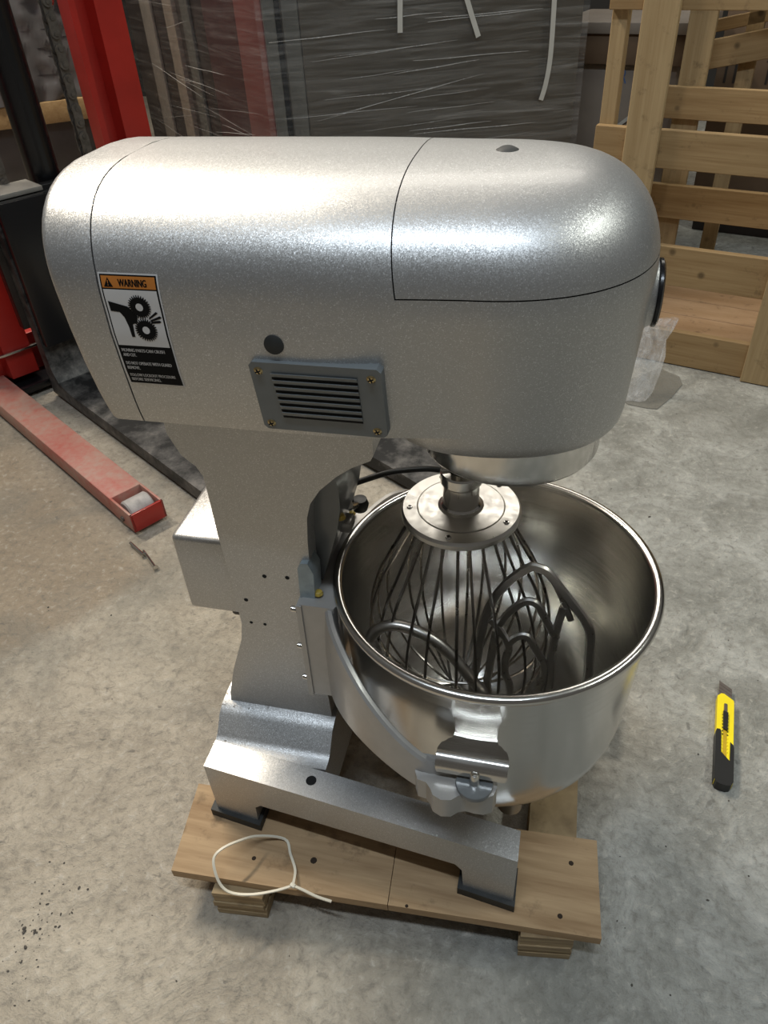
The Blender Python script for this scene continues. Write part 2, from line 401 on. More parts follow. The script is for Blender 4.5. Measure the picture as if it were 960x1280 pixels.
cb = [(-0.118, 0.100), (-0.118, 0.1695), (-0.106, 0.1695), (-0.098, 0.174), (-0.082, 0.193), (-0.070, 0.199), (-0.055, 0.201),
      (0.055, 0.201), (0.070, 0.199), (0.082, 0.193), (0.098, 0.174), (0.106, 0.1695), (0.118, 0.1695), (0.118, 0.100)]
prism('base_crossbar', cb, YZ, -0.3175, -0.1735, M_SILVER_DIRTY, mx_, 0.003, 2, 40)
# column
col = [(-0.297, 0.641), (-0.297, 0.590), (-0.288, 0.567), (-0.276, 0.556), (-0.271, 0.545), (-0.2705, 0.526), (-0.2705, 0.472), (-0.269, 0.418), (-0.268, 0.345),
       (-0.273, 0.318), (-0.293, 0.262), (-0.306, 0.215), (-0.308, 0.196), (-0.178, 0.196), (-0.179, 0.24), (-0.179, 0.335), (-0.177, 0.457), (-0.176, 0.478), (-0.173, 0.508),
       (-0.168, 0.525), (-0.157, 0.542), (-0.140, 0.559), (-0.124, 0.571), (-0.107, 0.580), (-0.104, 0.586), (-0.104, 0.641)]
prism('column', col, XZ, -0.065, 0.065, M_SILVER, mx_, 0.004, 2, 40)
for x, z, r in ((-0.229, 0.423, 0.0024), (-0.204, 0.425, 0.0024), (-0.256, 0.384, 0.0024), (-0.256, 0.349, 0.0019), (-0.240, 0.349, 0.0019)):
    lathe('screw_hole', [(0, 0), (r, 0), (r, 0.0005), (0, 0.0005)], M_DARKHOLE, mx_, 12, (x, -0.0648, z), axis_rot((0, -1, 0)))
# rear switch box
box('rear_box', (-0.302, 0.0, 0.4), (0.064, 0.108, 0.107), M_SILVER, mx_, None, 0.006, 3)
box('cable_gland', (-0.280, -0.020, 0.338), (0.026, 0.040, 0.022), M_BLACK, mx_, None, 0.004, 2)

# head
TOPZ, ARC0 = 0.8125, 0.738
def side_w(z):
    pts = [(0.610, 0.098), (0.635, 0.1145), (0.645, 0.1185), (0.66, 0.1225), (0.69, 0.1275), (0.72, 0.1295), (0.738, 0.129)]
    if z >= ARC0:
        t = min(1.0, (z-ARC0)/(TOPZ-ARC0)); return 0.129*max(0.0, 1-t**2.75)**(1/2.75)
    for (a, wa), (b_, wb) in zip(pts, pts[1:]):
        if a <= z <= b_: return wa + (wb-wa)*(z-a)/(b_-a)
    return pts[0][1]
def nose_w(z):
    if z >= ARC0:
        t = min(1.0, (z-ARC0)/(TOPZ-ARC0)); return 0.1215*max(0.0, 1-t**2.6)**(1/2.6)
    t = (z-0.612)/(ARC0-0.612); t = max(0, min(1, t)); return 0.096 + (0.1215-0.096)*(t**0.8)
def nose_x(z):
    if z >= ARC0:
        t = min(1.0, (z-ARC0)/(TOPZ-ARC0)); return 0.106 - 0.085*(1-max(0.0, 1-t**2.3)**(1/2.3))
    t = max(0, min(1, (z-0.612)/(ARC0-0.612))); return 0.099 + 0.007*t
def sstep(a, b_, x):
    t = max(0, min(1, (x-a)/(b_-a))); return t*t*(3-2*t)
XSEAM, XREAR, XCOV, ZCOV = -0.2775, -0.3125, -0.0655, 0.7525
def bulge(y): return -0.021*max(0.0, 1-(y/0.127)**2)   # the rear end is slightly convex
def surf_y(x, z):
    """half width of the head at x, z (x behind the nose)"""
    k = sstep(-0.13, -0.01, x); return side_w(z)*(1-k) + nose_w(z)*k
levels = [0.6352, 0.640, 0.648, 0.66, 0.675, 0.69, 0.705, 0.72, 0.730, 0.738] + [ARC0 + (TOPZ-ARC0)*math.sin(math.pi/2*k/18)**0.9 for k in range(1, 18)] + [TOPZ-0.00007, TOPZ-0.00001]
NX, NN = 30, 26
XC = -0.02
def outline(z, x0):
    xf = nose_x(z); half = []
    for i in range(NX):
        x = x0 + (XC-x0)*i/NX; half.append((x, surf_y(x, z)))
    for j in range(NN+1):
        a = math.pi/2*j/NN
        cx, cy = math.sin(a)**(2/2.25), math.cos(a)**(2/2.25)
        half.append((XC + (xf-XC)*cx, nose_w(z)*cy if j < NN else 0.0))
    k0 = surf_y(XC, z)
    res = [(x, -y) for x, y in half] + [(x, y) for x, y in half[-2::-1]]
    return res
def head_bm():
    bm = bmesh.new(); rings = []
    for z in levels: rings.append([bm.verts.new((x, y, z)) for x, y in outline(z, XSEAM+0.0006+bulge(side_w(z)))])
    n = len(rings[0])
    for A, B in zip(rings, rings[1:]):
        for k in range(n): bm.faces.new((A[k], A[(k+1) % n], B[(k+1) % n], B[k]))
    bm.faces.new(rings[0]); bm.faces.new(rings[-1][::-1])
    # collar under the nose carries the nose outline on downwards
    low = []
    for z, k in ((0.6352, 1.0), (0.626, 1.0), (0.618, 0.992), (0.6145, 0.978), (0.6125, 0.955), (0.612, 0.80)):
        ring = []; w_, xf = nose_w(z), nose_x(z)
        for q in range(96):
            a = 2*math.pi*q/96; ca, sa = math.cos(a), math.sin(a)
            sx_ = math.copysign(abs(ca)**(2/2.25), ca); sy_ = math.copysign(abs(sa)**(2/2.25), sa)
            rx = (xf-XC) if ca > 0 else 0.085
            ring.append(bm.verts.new((XC+rx*sx_*k, w_*sy_*k, z)))
        low.append(ring)
    for A, B in zip(low, low[1:]):
        for k in range(96): bm.faces.new((A[k], A[(k+1) % 96], B[(k+1) % 96], B[k]))
    bm.faces.new(low[-1])
    bmesh.ops.recalc_face_normals(bm, faces=bm.faces)
    return bm
def cut(bm, co, no, inner):
    bmesh.ops.bisect_plane(bm, geom=bm.verts[:]+bm.edges[:]+bm.faces[:], plane_co=co, plane_no=no, clear_outer=not inner, clear_inner=inner)
G = 0.00045
b1 = head_bm(); cut(b1, (XCOV-G, 0, ZCOV), (1, 0, 0.12), False)
b2 = head_bm(); cut(b2, (XCOV-G, 0, ZCOV), (1, 0, 0.12), True); cut(b2, (0, 0, ZCOV-G), (0, 0, 1), False)
me_t = bpy.data.meshes.new('t'); b2.to_mesh(me_t); b2.free(); b1.from_mesh(me_t); bpy.data.meshes.remove(me_t)
bmesh.ops.remove_doubles(b1, verts=b1.verts, dist=0.00005)
head = finish('head_shell', b1, M_SILVER, mx_, 40)
b3 = head_bm(); cut(b3, (XCOV+G, 0, ZCOV), (1, 0, 0.12), True); cut(b3, (0, 0, ZCOV+G), (0, 0, 1), True)
finish('front_cover', b3, M_SILVER, mx_, 40)
# dark inner former behind the seams
b4 = bmesh.new(); rr = []
for z in levels[:-2:2]:
    rr.append([b4.verts.new((x*0.985-0.0005 if x > 0 else x, y*0.982, 0.6352+(z-0.6352)*0.985+0.001)) for x, y in outline(z, XSEAM+0.001+bulge(side_w(z)))])
for A, B in zip(rr, rr[1:]):
    for k in range(len(A)): b4.faces.new((A[k], A[(k+1) % len(A)], B[(k+1) % len(A)], B[k]))
b4.faces.new(rr[0]); b4.faces.new(rr[-1][::-1])
finish('inner_housing', b4, M_DARKHOLE, mx_, 40)
# rear cap
def section(shrink=0.0):
    zs = [0.6352, 0.640, 0.648, 0.66, 0.69, 0.72, 0.738] + [ARC0 + (TOPZ-ARC0)*math.sin(math.pi/2*k/14)**0.9 for k in range(1, 14)] + [TOPZ-0.0002]
    P = [(-side_w(z), z) for z in zs]; P += [(-y, z) for y, z in P[::-1]]
    cz = 0.735
    return [(y*(1-shrink/0.129), cz+(z-cz)*(1-shrink/0.097)) for y, z in P]
bm = bmesh.new(); rings = []
for x, s in ((XSEAM-0.0006, 0.0), (XREAR+0.006, 0.0), (XREAR+0.0022, 0.0012), (XREAR+0.0005, 0.0035), (XREAR, 0.0065), (XREAR, 0.03), (XREAR, 0.06)):
    rings.append([bm.verts.new((x+bulge(y)+(0 if not rings else -0.074*(z-0.71)), y, z)) for y, z in section(s)])
n = len(rings[0])
for A, B in zip(rings, rings[1:]):
    for k in range(n): bm.faces.new((A[k], A[(k+1) % n], B[(k+1) % n], B[k]))
bm.faces.new(rings[0]); bm.faces.new(rings[-1][::-1])
finish('rear_cover', bm, M_SILVER, mx_, 40)
# plugs
zb = 0.718
lathe('black_plug', [(0, 0.0022), (0.0045, 0.002), (0.0072, 0.0008), (0.0075, -0.001), (0, -0.001)], M_RUBBER, mx_, 24, (-0.152, -surf_y(-0.152, zb), zb), axis_rot((0, -1, 0.03)))
lathe('black_plug', [(0, 0.0042), (0.005, 0.0038), (0.0085, 0.0018), (0.0095, -0.002), (0, -0.002)], M_RUBBER, mx_, 24, (-0.0089, 0.0052, 0.8105), axis_rot((0, -0.10, 1)))
# front attachment boss with black rim
lathe('attachment_boss', [(0, 0.0), (0.044, 0.0), (0.036, 0.010), (0.0295, 0.016), (0.0255, 0.020), (0.0240, 0.0235), (0, 0.0235)], M_SILVER, mx_, 48, (0.0845, 0, 0.714), axis_rot((1, 0, 0)), 50)
lathe('boss_rim', [(0, 0.0), (0.0245, 0.0), (0.0255, 0.001), (0.0255, 0.003), (0.0230, 0.0045), (0, 0.0045)], M_BLACKPAINT, mx_, 40, (0.1075, 0, 0.714), axis_rot((1, 0, 0)))
# planetary hub ring
lathe('hub_ring', [(0, 0.625), (0.0785, 0.625), (0.0785, 0.578), (0.0770, 0.5755), (0.0735, 0.5750), (0.0725, 0.5765), (0.0725, 0.590), (0, 0.590)], M_CHROME, mx_, 72, (0.006, 0, 0))
lathe('hub_plate', [(0, 0.592), (0.0725, 0.592), (0.0725, 0.5885), (0, 0.5885)], M_CAST, mx_, 48, (0.006, 0, 0))
WX, WY = -0.0365, 0.0
lathe('drive_shaft', [(0, 0.592), (0.019, 0.592), (0.019, 0.580), (0.0115, 0.577), (0.0115, 0.525), (0, 0.525)], M_CHROME, mx_, 32, (WX, WY, 0))
cyl('shaft_pin', (WX-0.019, WY-0.004, 0.534), (WX+0.019, WY+0.004, 0.534), 0.0032, M_CHROME, mx_, 12, 0.0006)

# vent grille on the side of the head
vx0, vx1, vz0, vz1 = -0.1725, -0.0755, 0.6435, 0.7055
def vy(x, z):
    a, b_ = surf_y(-0.13, vz0), surf_y(-0.13, vz1)
    a2, b2_ = surf_y(vx1, vz0), surf_y(vx1, vz1)
    return max(a, a2) + (max(b_, b2_)-max(a, a2))*(z-vz0)/(vz1-vz0)
def vf(u, v, t): return Vector((u, -(vy(u, v)+t), v))
vent = prism('vent_grille', [(vx0+0.003, vz0), (vx1-0.003, vz0), (vx1, vz0+0.003), (vx1, vz1-0.003), (vx1-0.003, vz1), (vx0+0.003, vz1), (vx0, vz1-0.003), (vx0, vz0+0.003)], vf, -0.006, 0.0045, M_BLUEGREY, mx_, 0.0012, 2, 40)
for k in range(7):
    zc = vz0 + 0.0125 + k*0.0059
    x0 = vx0 + 0.0175 - 0.0003*k; x1 = vx1 - 0.0175
    prism('slot', [(x0, zc), (x1, zc), (x1, zc+0.0023), (x0, zc+0.0023)], vf, 0.0040, 0.0047, M_DARKHOLE, vent)
    prism('louvre', [(x0, zc+0.0023), (x1, zc+0.0023), (x1, zc+0.0056), (x0, zc+0.0056)], lambda u, v, t: vf(u, v, t + (0.0011 if v > zc+0.004 else 0.0)), 0.0042, 0.0050, M_BLUEGREY, vent)
for x, z in ((vx0+0.0065, vz1-0.0075), (vx1-0.0075, vz1-0.0085), (vx0+0.0065, vz0+0.006), (vx1-0.0075, vz0+0.006)):
    p = vf(x, z, 0.0042); d = Vector((0, -1, -0.16)).normalized()
    s_ = lathe('screw', [(0, 0.0016), (0.0022, 0.0014), (0.0034, 0.0004), (0.0036, -0.001), (0, -0.001)], M_BRASS, vent, 16, p, axis_rot(d))
    for a in (0.4, 0.4+math.pi/2):
        R_ = axis_rot(d) @ Matrix.Rotation(a, 3, 'Z')
        bmx = bmesh.new(); bm_box(bmx, p + d*0.0016, (0.0042, 0.0009, 0.0006), R_); finish('cross_slot', bmx, M_DARKHOLE, s_, org=ORG[vent.name])

# ---- warning label, following the side of the head
LX0, LX1, LZ0, LZ1 = -0.2762, -0.2305, 0.6765, 0.7640
def lab(u, v, e):
    """u,v in 0..1 over the label (v from the bottom)"""
    x = LX0 + (LX1-LX0)*u; z = LZ0 + (LZ1-LZ0)*v
    return Vector((x, -(surf_y(x, z)+e), z))
def label_part(name, polys, e, mt, par, sub=True):
    bm = bmesh.new()
    for pts in polys:
        vs = [bm.verts.new((u, v, 0)) for u, v in pts]
        bm.faces.new(vs)
    if sub:
        for k in range(1, 20):
            bmesh.ops.bisect_plane(bm, geom=bm.verts[:]+bm.edges[:]+bm.faces[:], plane_co=(0, k/20, 0), plane_no=(0, 1, 0))
    for v in bm.verts: v.co = lab(v.co.x, v.co.y, e)
    for f in bm.faces: f.smooth = True
    return finish(name, bm, mt, par)
rect = lambda a, b_, c_, d: [(a, c_), (b_, c_), (b_, d), (a, d)]
AS = (LZ1-LZ0)/(LX1-LX0)   # label height over width
base_l = label_part('warning_label', [rect(0, 1, 0, 1)], 0.00025, M_LABELWHITE, mx_)
base_l['label'] = 'orange, white and black gear hazard warning sticker'
label_part('black_border', [rect(0.025, 0.975, 0.012, 0.988)], 0.00045, M_LABELBLACK, base_l)
label_part('orange_band', [rect(0.05, 0.95, 0.883, 0.977)], 0.00065, M_ORANGE, base_l)
label_part('picture_panel', [rect(0.05, 0.95, 0.388, 0.872)], 0.00065, M_LABELWHITE, base_l)
def circ(cu, cv, r, n=28): return [(cu+r*math.cos(2*math.pi*k/n), cv+r*math.sin(2*math.pi*k/n)/AS) for k in range(n)]
def gear(cu, cv, r0, r1, n):
    P = []
    for k in range(n):
        for j, (a, rr_) in enumerate(((0.0, r0), (0.22, r1), (0.5, r1), (0.72, r0))):
            t = 2*math.pi*(k+a)/n; P.append((cu+rr_*math.cos(t), cv+rr_*math.sin(t)/AS))
    return P
label_part('gear_symbol', [gear(0.605, 0.735, 0.155, 0.192, 28)], 0.00095, M_LABELBLACK, base_l)
label_part('gear_hub', [circ(0.605, 0.735, 0.062)], 0.00115, M_LABELWHITE, base_l)
label_part('gear_symbol', [gear(0.625, 0.540, 0.155, 0.192, 28)], 0.00095, M_LABELBLACK, base_l)
label_part('gear_hub', [circ(0.625, 0.540, 0.062)], 0.00115, M_LABELWHITE, base_l)
label_part('hand_symbol', [[(0.085, 0.775), (0.40, 0.735), (0.47, 0.69), (0.53, 0.655), (0.50, 0.60), (0.415, 0.585), (0.40, 0.475), (0.345, 0.47), (0.335, 0.56), (0.30, 0.64), (0.24, 0.685), (0.09, 0.692)]], 0.00085, M_LABELBLACK, base_l)
for (a, b_, c_, d) in ((0.72, 0.640, 0.86, 0.690), (0.74, 0.622, 0.91, 0.655), (0.74, 0.606, 0.89, 0.618)):
    th = 0.011
    label_part('finger_symbol', [[(a, b_-th*0.7), (c_, d-th), (c_+0.03, d), (c_, d+th), (a, b_+th*0.7)]], 0.00085, M_LABELBLACK, base_l)
label_part('hazard_triangle', [[(0.085, 0.893), (0.235, 0.893), (0.16, 0.966)]], 0.00085, M_LABELBLACK, base_l)
label_part('exclamation_mark', [[(0.152, 0.945), (0.168, 0.945), (0.164, 0.918), (0.156, 0.918)], rect(0.153, 0.167, 0.903, 0.911)], 0.00105, M_ORANGE, base_l)
def text_bm(s):
    cu = bpy.data.curves.new('txt', 'FONT'); cu.body = s; cu.size = 1.0; cu.resolution_u = 3
    ob = bpy.data.objects.new('txt', cu); C.objects.link(ob)
    bpy.context.view_layer.update()
    dg = bpy.context.evaluated_depsgraph_get(); me = bpy.data.meshes.new_from_object(ob.evaluated_get(dg))
    bm = bmesh.new(); bm.from_mesh(me)
    bpy.data.objects.remove(ob); bpy.data.curves.remove(cu); bpy.data.meshes.remove(me)
    return bm
def label_text(name, s, u0, u1, v0, h, e, mt, par, bold=0.0):
    bm = text_bm(s)
    xs = [v.co.x for v in bm.verts]; a, b_ = min(xs), max(xs)
    if bold:
        src = bm.verts[:]+bm.edges[:]+bm.faces[:]
        for dx in (-bold, bold):
            r = bmesh.ops.duplicate(bm, geom=src)
            bmesh.ops.translate(bm, verts=[g for g in r['geom'] if isinstance(g, bmesh.types.BMVert)], vec=(dx, 0, 0))
    for v in bm.verts:
        u = u0 + (u1-u0)*(v.co.x-a)/(b_-a); w = v0 + h*v.co.y/0.72
        v.co = lab(u, w, e)
    return finish(name, bm, mt, par, 0)
label_text('warning_text', 'WARNING', 0.33, 0.80, 0.900, 0.058, 0.00085, M_LABELBLACK, base_l, 0.05)
for s, u1, v0 in (('MOVING PARTS CAN CRUSH', 0.83, 0.330), ('AND CUT.', 0.305, 0.285), ('DO NOT OPERATE WITH GUARD', 0.885, 0.205), ('REMOVE.', 0.30, 0.160), ('FOLLOW LOCKOUT PROCEDURE', 0.885, 0.085), ('BEFORE SERVICING.', 0.60, 0.040)):
    label_text('warning_text', s, 0.075, u1, v0-0.002, 0.031, 0.00065, M_LABELWHITE, base_l, 0.05)

# ---- bowl lift: slideway, gib, carriage and yoke
prism('slideway', [(-0.19, 0.22), (-0.181, 0.25), (-0.181, 0.385), (-0.152, 0.478), (-0.147, 0.505), (-0.1465, 0.530), (-0.151, 0.546), (-0.165, 0.556), (-0.19, 0.560)], XZ, -0.043, 0.043, M_GREY, mx_, 0.003, 2, 40)
for s in (-1, 1):
    prism('gib_bar', [(-0.1915, 0.385), (-0.176, 0.385), (-0.1725, 0.440), (-0.1775, 0.4535), (-0.1850, 0.4525), (-0.1885, 0.446)], XZ, s*0.048, s*0.071, M_GIB, mx_, 0.002, 2, 30)
for s in (1, -1):
    lathe('grease_blob', [(0, 0.005), (0.004, 0.003), (0.005, 0.0), (0, -0.003)], M_GREASE, mx_, 12, (-0.172, s*-0.066, 0.409))
lathe('grease_blob', [(0, 0.006), (0.004, 0.004), (0.0055, 0.0), (0, -0.003)], M_GREASE, mx_, 12, (-0.150, -0.036, 0.488))
car = [(-0.188, -0.082), (-0.152, -0.082)] + [(0.1685*math.cos(math.radians(a)), 0.1685*math.sin(math.radians(a))) for a in range(207, 152, -4)] + [(-0.152, 0.082), (-0.188, 0.082)]
prism('carriage', car, XY, 0.264, 0.406, M_ALU, mx_, 0.004, 2, 40)
for s in (-1, 1):
    prism('carriage_plate', [(-0.1935, 0.262), (-0.1915, 0.405), (-0.1860, 0.405), (-0.1880, 0.262)], XZ, s*0.058, s*0.084, M_ALU, mx_, 0.001, 1)
    for z in (0.396, 0.340, 0.288):
        cyl('bolt', (-0.199, s*0.0795, z), (-0.192, s*0.0795, z-0.0005), 0.0034, M_CHROME, mx_, 12, 0.0006)
# yoke arms sweep round the bowl
def yoke(sgn):
    bm = bmesh.new(); rings = []
    A = [171 + (266-171)*k/40 for k in range(41)]
    def lerp(tab, a):
        for (x0, v0), (x1, v1) in zip(tab, tab[1:]):
            if x0 <= a <= x1: return v0+(v1-v0)*(a-x0)/(x1-x0)
        return tab[-1][1] if a > tab[-1][0] else tab[0][1]
    lin = lerp
    lerp = lambda tab, a: sum(lin(tab, a+d) for d in (-6, -4, -2, 0, 2, 4, 6))/7
    for a in A:
        zt = lerp([(168, 0.400), (206, 0.403), (224, 0.404), (239, 0.378), (250, 0.357), (259, 0.338), (266, 0.330), (270, 0.328)], a)
        zbm = lerp([(168, 0.270), (205, 0.285), (220, 0.303), (235, 0.312), (248, 0.308), (259, 0.299), (270, 0.298)], a)
        ro = lerp([(168, 0.179), (200, 0.184), (215, 0.190), (235, 0.197), (250, 0.201), (260, 0.204), (270, 0.204)], a); ri = lerp([(168, 0.1665), (200, 0.170), (215, 0.175), (225, 0.179), (239, 0.184), (250, 0.188), (259, 0.189), (270, 0.182)], a)
        c_, s_ = math.cos(math.radians(a)), math.sin(math.radians(a))*sgn
        b_ = 0.004
        prof = [(ri, zbm+b_), (ri, zt-b_), (ri+b_*0.5, zt-0.0005), (ri+b_*1.5, zt), (ri+b_*2.2, zt-b_*0.7), (ro-0.001, zbm+(zt-zbm)*0.5), (ro, zbm+b_), (ro-b_, zbm), (ri+b_, zbm)]
        rings.append([bm.verts.new((r*c_, r*s_, z)) for r, z in prof])
    n = len(rings[0])
    for P, Q in zip(rings, rings[1:]):
        for k in range(n): bm.faces.new((P[k], P[(k+1) % n], Q[(k+1) % n], Q[k]))
    bm.faces.new(rings[0]); bm.faces.new(rings[-1][::-1])
    finish('yoke_arm', bm, M_ALU, mx_, 30)
    # lug with pin seat
    lug = [(-0.052, -0.172), (-0.048, -0.192), (-0.044, -0.200), (-0.036, -0.2015), (-0.031, -0.207), (-0.028, -0.2125), (-0.020, -0.2160), (-0.011, -0.2145), (-0.005, -0.209), (0.002, -0.2065), (0.010, -0.2075), (0.018, -0.2070), (0.0255, -0.2030), (0.028, -0.194), (0.026, -0.172)]
    prism('yoke_lug', [(u, sgn*-1*v*-1) if sgn > 0 else (u, v) for u, v in ([(p, -q+0.004) for p, q in lug] if sgn > 0 else [(p, q-0.004) for p, q in lug])], XY, 0.300, 0.328, M_ALU, mx_, 0.003, 2, 50)
    lathe('pin_washer', [(0.0045, 0.327), (0.0165, 0.327), (0.0170, 0.3315), (0.0165, 0.3325), (0.0045, 0.3325)], M_GREY, mx_, 28, (0.0075, sgn*0.2000, 0))
    lathe('yoke_pin', [(0, 0.32), (0.0045, 0.32), (0.0045, 0.342), (0.003, 0.345), (0, 0.346)], M_CHROME, mx_, 20, (0.0075, sgn*0.2000, 0))
yoke(-1); yoke(1)
# lift lever behind the column
cyl('lift_rod', (-0.1801, 0.02, 0.5277), (-0.1583, 0.02, 0.4563), 0.0048, M_DISC, mx_, 20, 0.001)
box('lever_block', (-0.1636, 0.012, 0.4411), (0.020, 0.020, 0.014), M_ALU, mx_, None, 0.003)
lathe('lever_knob', [(0, -0.007), (0.008, -0.007), (0.010, 0), (0.008, 0.007), (0, 0.008)], M_BLACK, mx_, 20, (-0.1543, 0.045, 0.4418))
cyl('lever_axle', (-0.1583, 0.02, 0.4563), (-0.1543, 0.045, 0.4418), 0.004, M_CHROME, mx_, 14)
tube('lift_handle', catmull([(-0.1658, 0.033, 0.4724), (-0.1489, 0.05, 0.4716), (-0.1223, 0.07, 0.4711), (-0.0916, 0.095, 0.4612), (-0.0676, 0.115, 0.4476), (-0.027599999999999993, 0.135, 0.4376)], 6), 0.0034, M_BLACK, mx_, 10)
# ------------------------------------------------------------------ bowl
bowl = thing('mixing_bowl', (0, 0, 0.112), 'round stainless steel mixing bowl held in the mixer yoke', 'bowl')
prof_o = [(0.1625+(0.155-0.1625)*k/10, 0.407+(0.25-0.407)*k/10) for k in range(11)] + [(0.155*math.cos(t), 0.25-0.138*math.sin(t)) for t in [math.pi/2*k/18 for k in range(1, 19)]]
prof_o[-1] = (0, 0.112)
prof_i = [(max(0, r-0.0018), z+(0.0018 if r < 0.12 else 0.0004)) for r, z in prof_o[::-1]]
prof_i[0] = (0, 0.1138)
bm = bmesh.new(); bm_lathe(bm, prof_o + prof_i[0:0], 96); bm_lathe(bm, prof_i, 96)
bmesh.ops.remove_doubles(bm, verts=bm.verts, dist=1e-6)
body = finish('bowl_body', bm, M_STEEL_IN, bowl, 50)
bm = bmesh.new(); prr = [(0.1640+0.0055*math.cos(a), 0.4065+0.0050*math.sin(a)) for a in [2*math.pi*k/14 for k in range(15)]]
bm_lathe(bm, prr, 96); bmesh.ops.remove_doubles(bm, verts=bm.verts, dist=1e-6)
finish('rolled_rim', bm, M_STEEL, bowl, 60)
def bracket(s):
    # plate on the bowl wall, then a lip that rolls outward over the yoke pin
    path = [(0.1645, 0.400), (0.1642, 0.385), (0.1640, 0.377), (0.1635, 0.368), (0.1630, 0.350), (0.1640, 0.3455), (0.1685, 0.3475), (0.176, 0.3510), (0.184, 0.3530), (0.190, 0.3525), (0.195, 0.3490), (0.1980, 0.3440), (0.1990, 0.3380)]
    half = [0.0190, 0.0215, 0.0225, 0.0200, 0.0195, 0.0205, 0.0215, 0.0300, 0.0325, 0.0325, 0.0325, 0.0325, 0.0310]
    bm = bmesh.new(); cols = []
    n = 8
    dense = []
    for i in range(len(path)-1):
        for k in range(3):
            t = k/3; dense.append((path[i][0]*(1-t)+path[i+1][0]*t, path[i][1]*(1-t)+path[i+1][1]*t, half[i]*(1-t)+half[i+1]*t))
    dense.append((*path[-1], half[-1]))
    for r, z, h in dense:
        row = []
        for k in range(n+1):
            x = h*(2*k/n-1)
            y = math.sqrt(max(0, r*r-x*x)) if r < 0.172 else r
            row.append(bm.verts.new((0.0035+x, s*y, z)))
        cols.append(row)
    for A, B in zip(cols, cols[1:]):
        for k in range(n): bm.faces.new((A[k], A[k+1], B[k+1], B[k]))
    bmesh.ops.recalc_face_normals(bm, faces=bm.faces)
    r = bmesh.ops.solidify(bm, geom=bm.faces[:], thickness=0.0022)
    finish('bowl_bracket', bm, M_STEEL, bowl, 50)
bracket(-1); bracket(1)

# ------------------------------------------------------------------ whisk
wh = thing('wire_whisk', (WX, WY, 0.155), 'balloon wire whisk with round steel disc on the mixer shaft', 'whisk')
lathe('disc', [(0, 0.4795), (0.0560, 0.4795), (0.0590, 0.4825), (0.0590, 0.4870), (0.0570, 0.4900), (0.0435, 0.4905), (0.0425, 0.4895), (0.0420, 0.4910), (0.0225, 0.4915), (0.0195, 0.4935), (0, 0.4935)], M_DISC, wh, 64, (WX, WY, 0), None, 25)
lathe('collar', [(0.0118, 0.4920), (0.0200, 0.4930), (0.0180, 0.4955), (0.0175, 0.5180), (0.0205, 0.5215), (0.0205, 0.5310), (0.0195, 0.5330), (0.0125, 0.5335), (0.0118, 0.520)], M_CHROME, wh, 40, (WX, WY, 0), None, 25)
prism('bayonet_slot', [(0.006*math.cos(a)*0.6, 0.009*math.sin(a)) for a in [2*math.pi*k/16 for k in range(16)]], lambda u, v, t: Vector((WX-0.010+u, WY-t, 0.5105+v)), 0.0135, 0.0152, M_CAST, wh)
for k in range(5):
    a = math.radians(265+72*k); p = Vector((WX+0.0505*math.cos(a), WY+0.0505*math.sin(a), 0.4895))
    s_ = lathe('screw', [(0, 0.0022), (0.0022, 0.0020), (0.0031, 0.0008), (0.0032, -0.0005), (0, -0.0005)], M_CHROME, wh, 14, p)
    bmx = bmesh.new(); bm_box(bmx, p+Vector((0, 0, 0.0022)), (0.0038, 0.0008, 0.0006), Matrix.Rotation(a*2, 3, 'Z')); bm_box(bmx, p+Vector((0, 0, 0.0022)), (0.0008, 0.0038, 0.0006), Matrix.Rotation(a*2, 3, 'Z'))
    finish('cross_slot', bmx, M_DARKHOLE, s_, 0, org=ORG[wh.name])
wp = [(0.046, 0.486), (0.049, 0.472), (0.066, 0.437), (0.085, 0.398), (0.0965, 0.355), (0.0985, 0.315), (0.091, 0.278), (0.073, 0.246), (0.045, 0.226), (0.017, 0.217)]
NL = 12
for k in range(NL):
    a = math.pi*(k+0.3)/NL; ca, sa = math.cos(a), math.sin(a)
    dz = 0.024*((k*5) % NL)/NL; off = 0.006*math.sin(k*1.9); sw = 0.035*math.sin(k*2.7)
    P = []
    for r, z in wp: P.append((r, z))
    pts = []
    for i, (r, z) in enumerate(P):
        t = i/(len(P)-1); an = a+sw*math.sin(math.pi*t); pts.append((WX+r*math.cos(an)-off*t*sa, WY+r*math.sin(an)+off*t*ca, z-dz*t))
    for i, (r, z) in list(enumerate(P))[::-1]:
        t = i/(len(P)-1); an = a+math.pi-sw*math.sin(math.pi*t); pts.append((WX+r*math.cos(an)-off*t*sa, WY+r*math.sin(an)+off*t*ca, z-dz*t))
    tube('wire', catmull(pts, 3), 0.00165, M_WIRE, wh, 6)

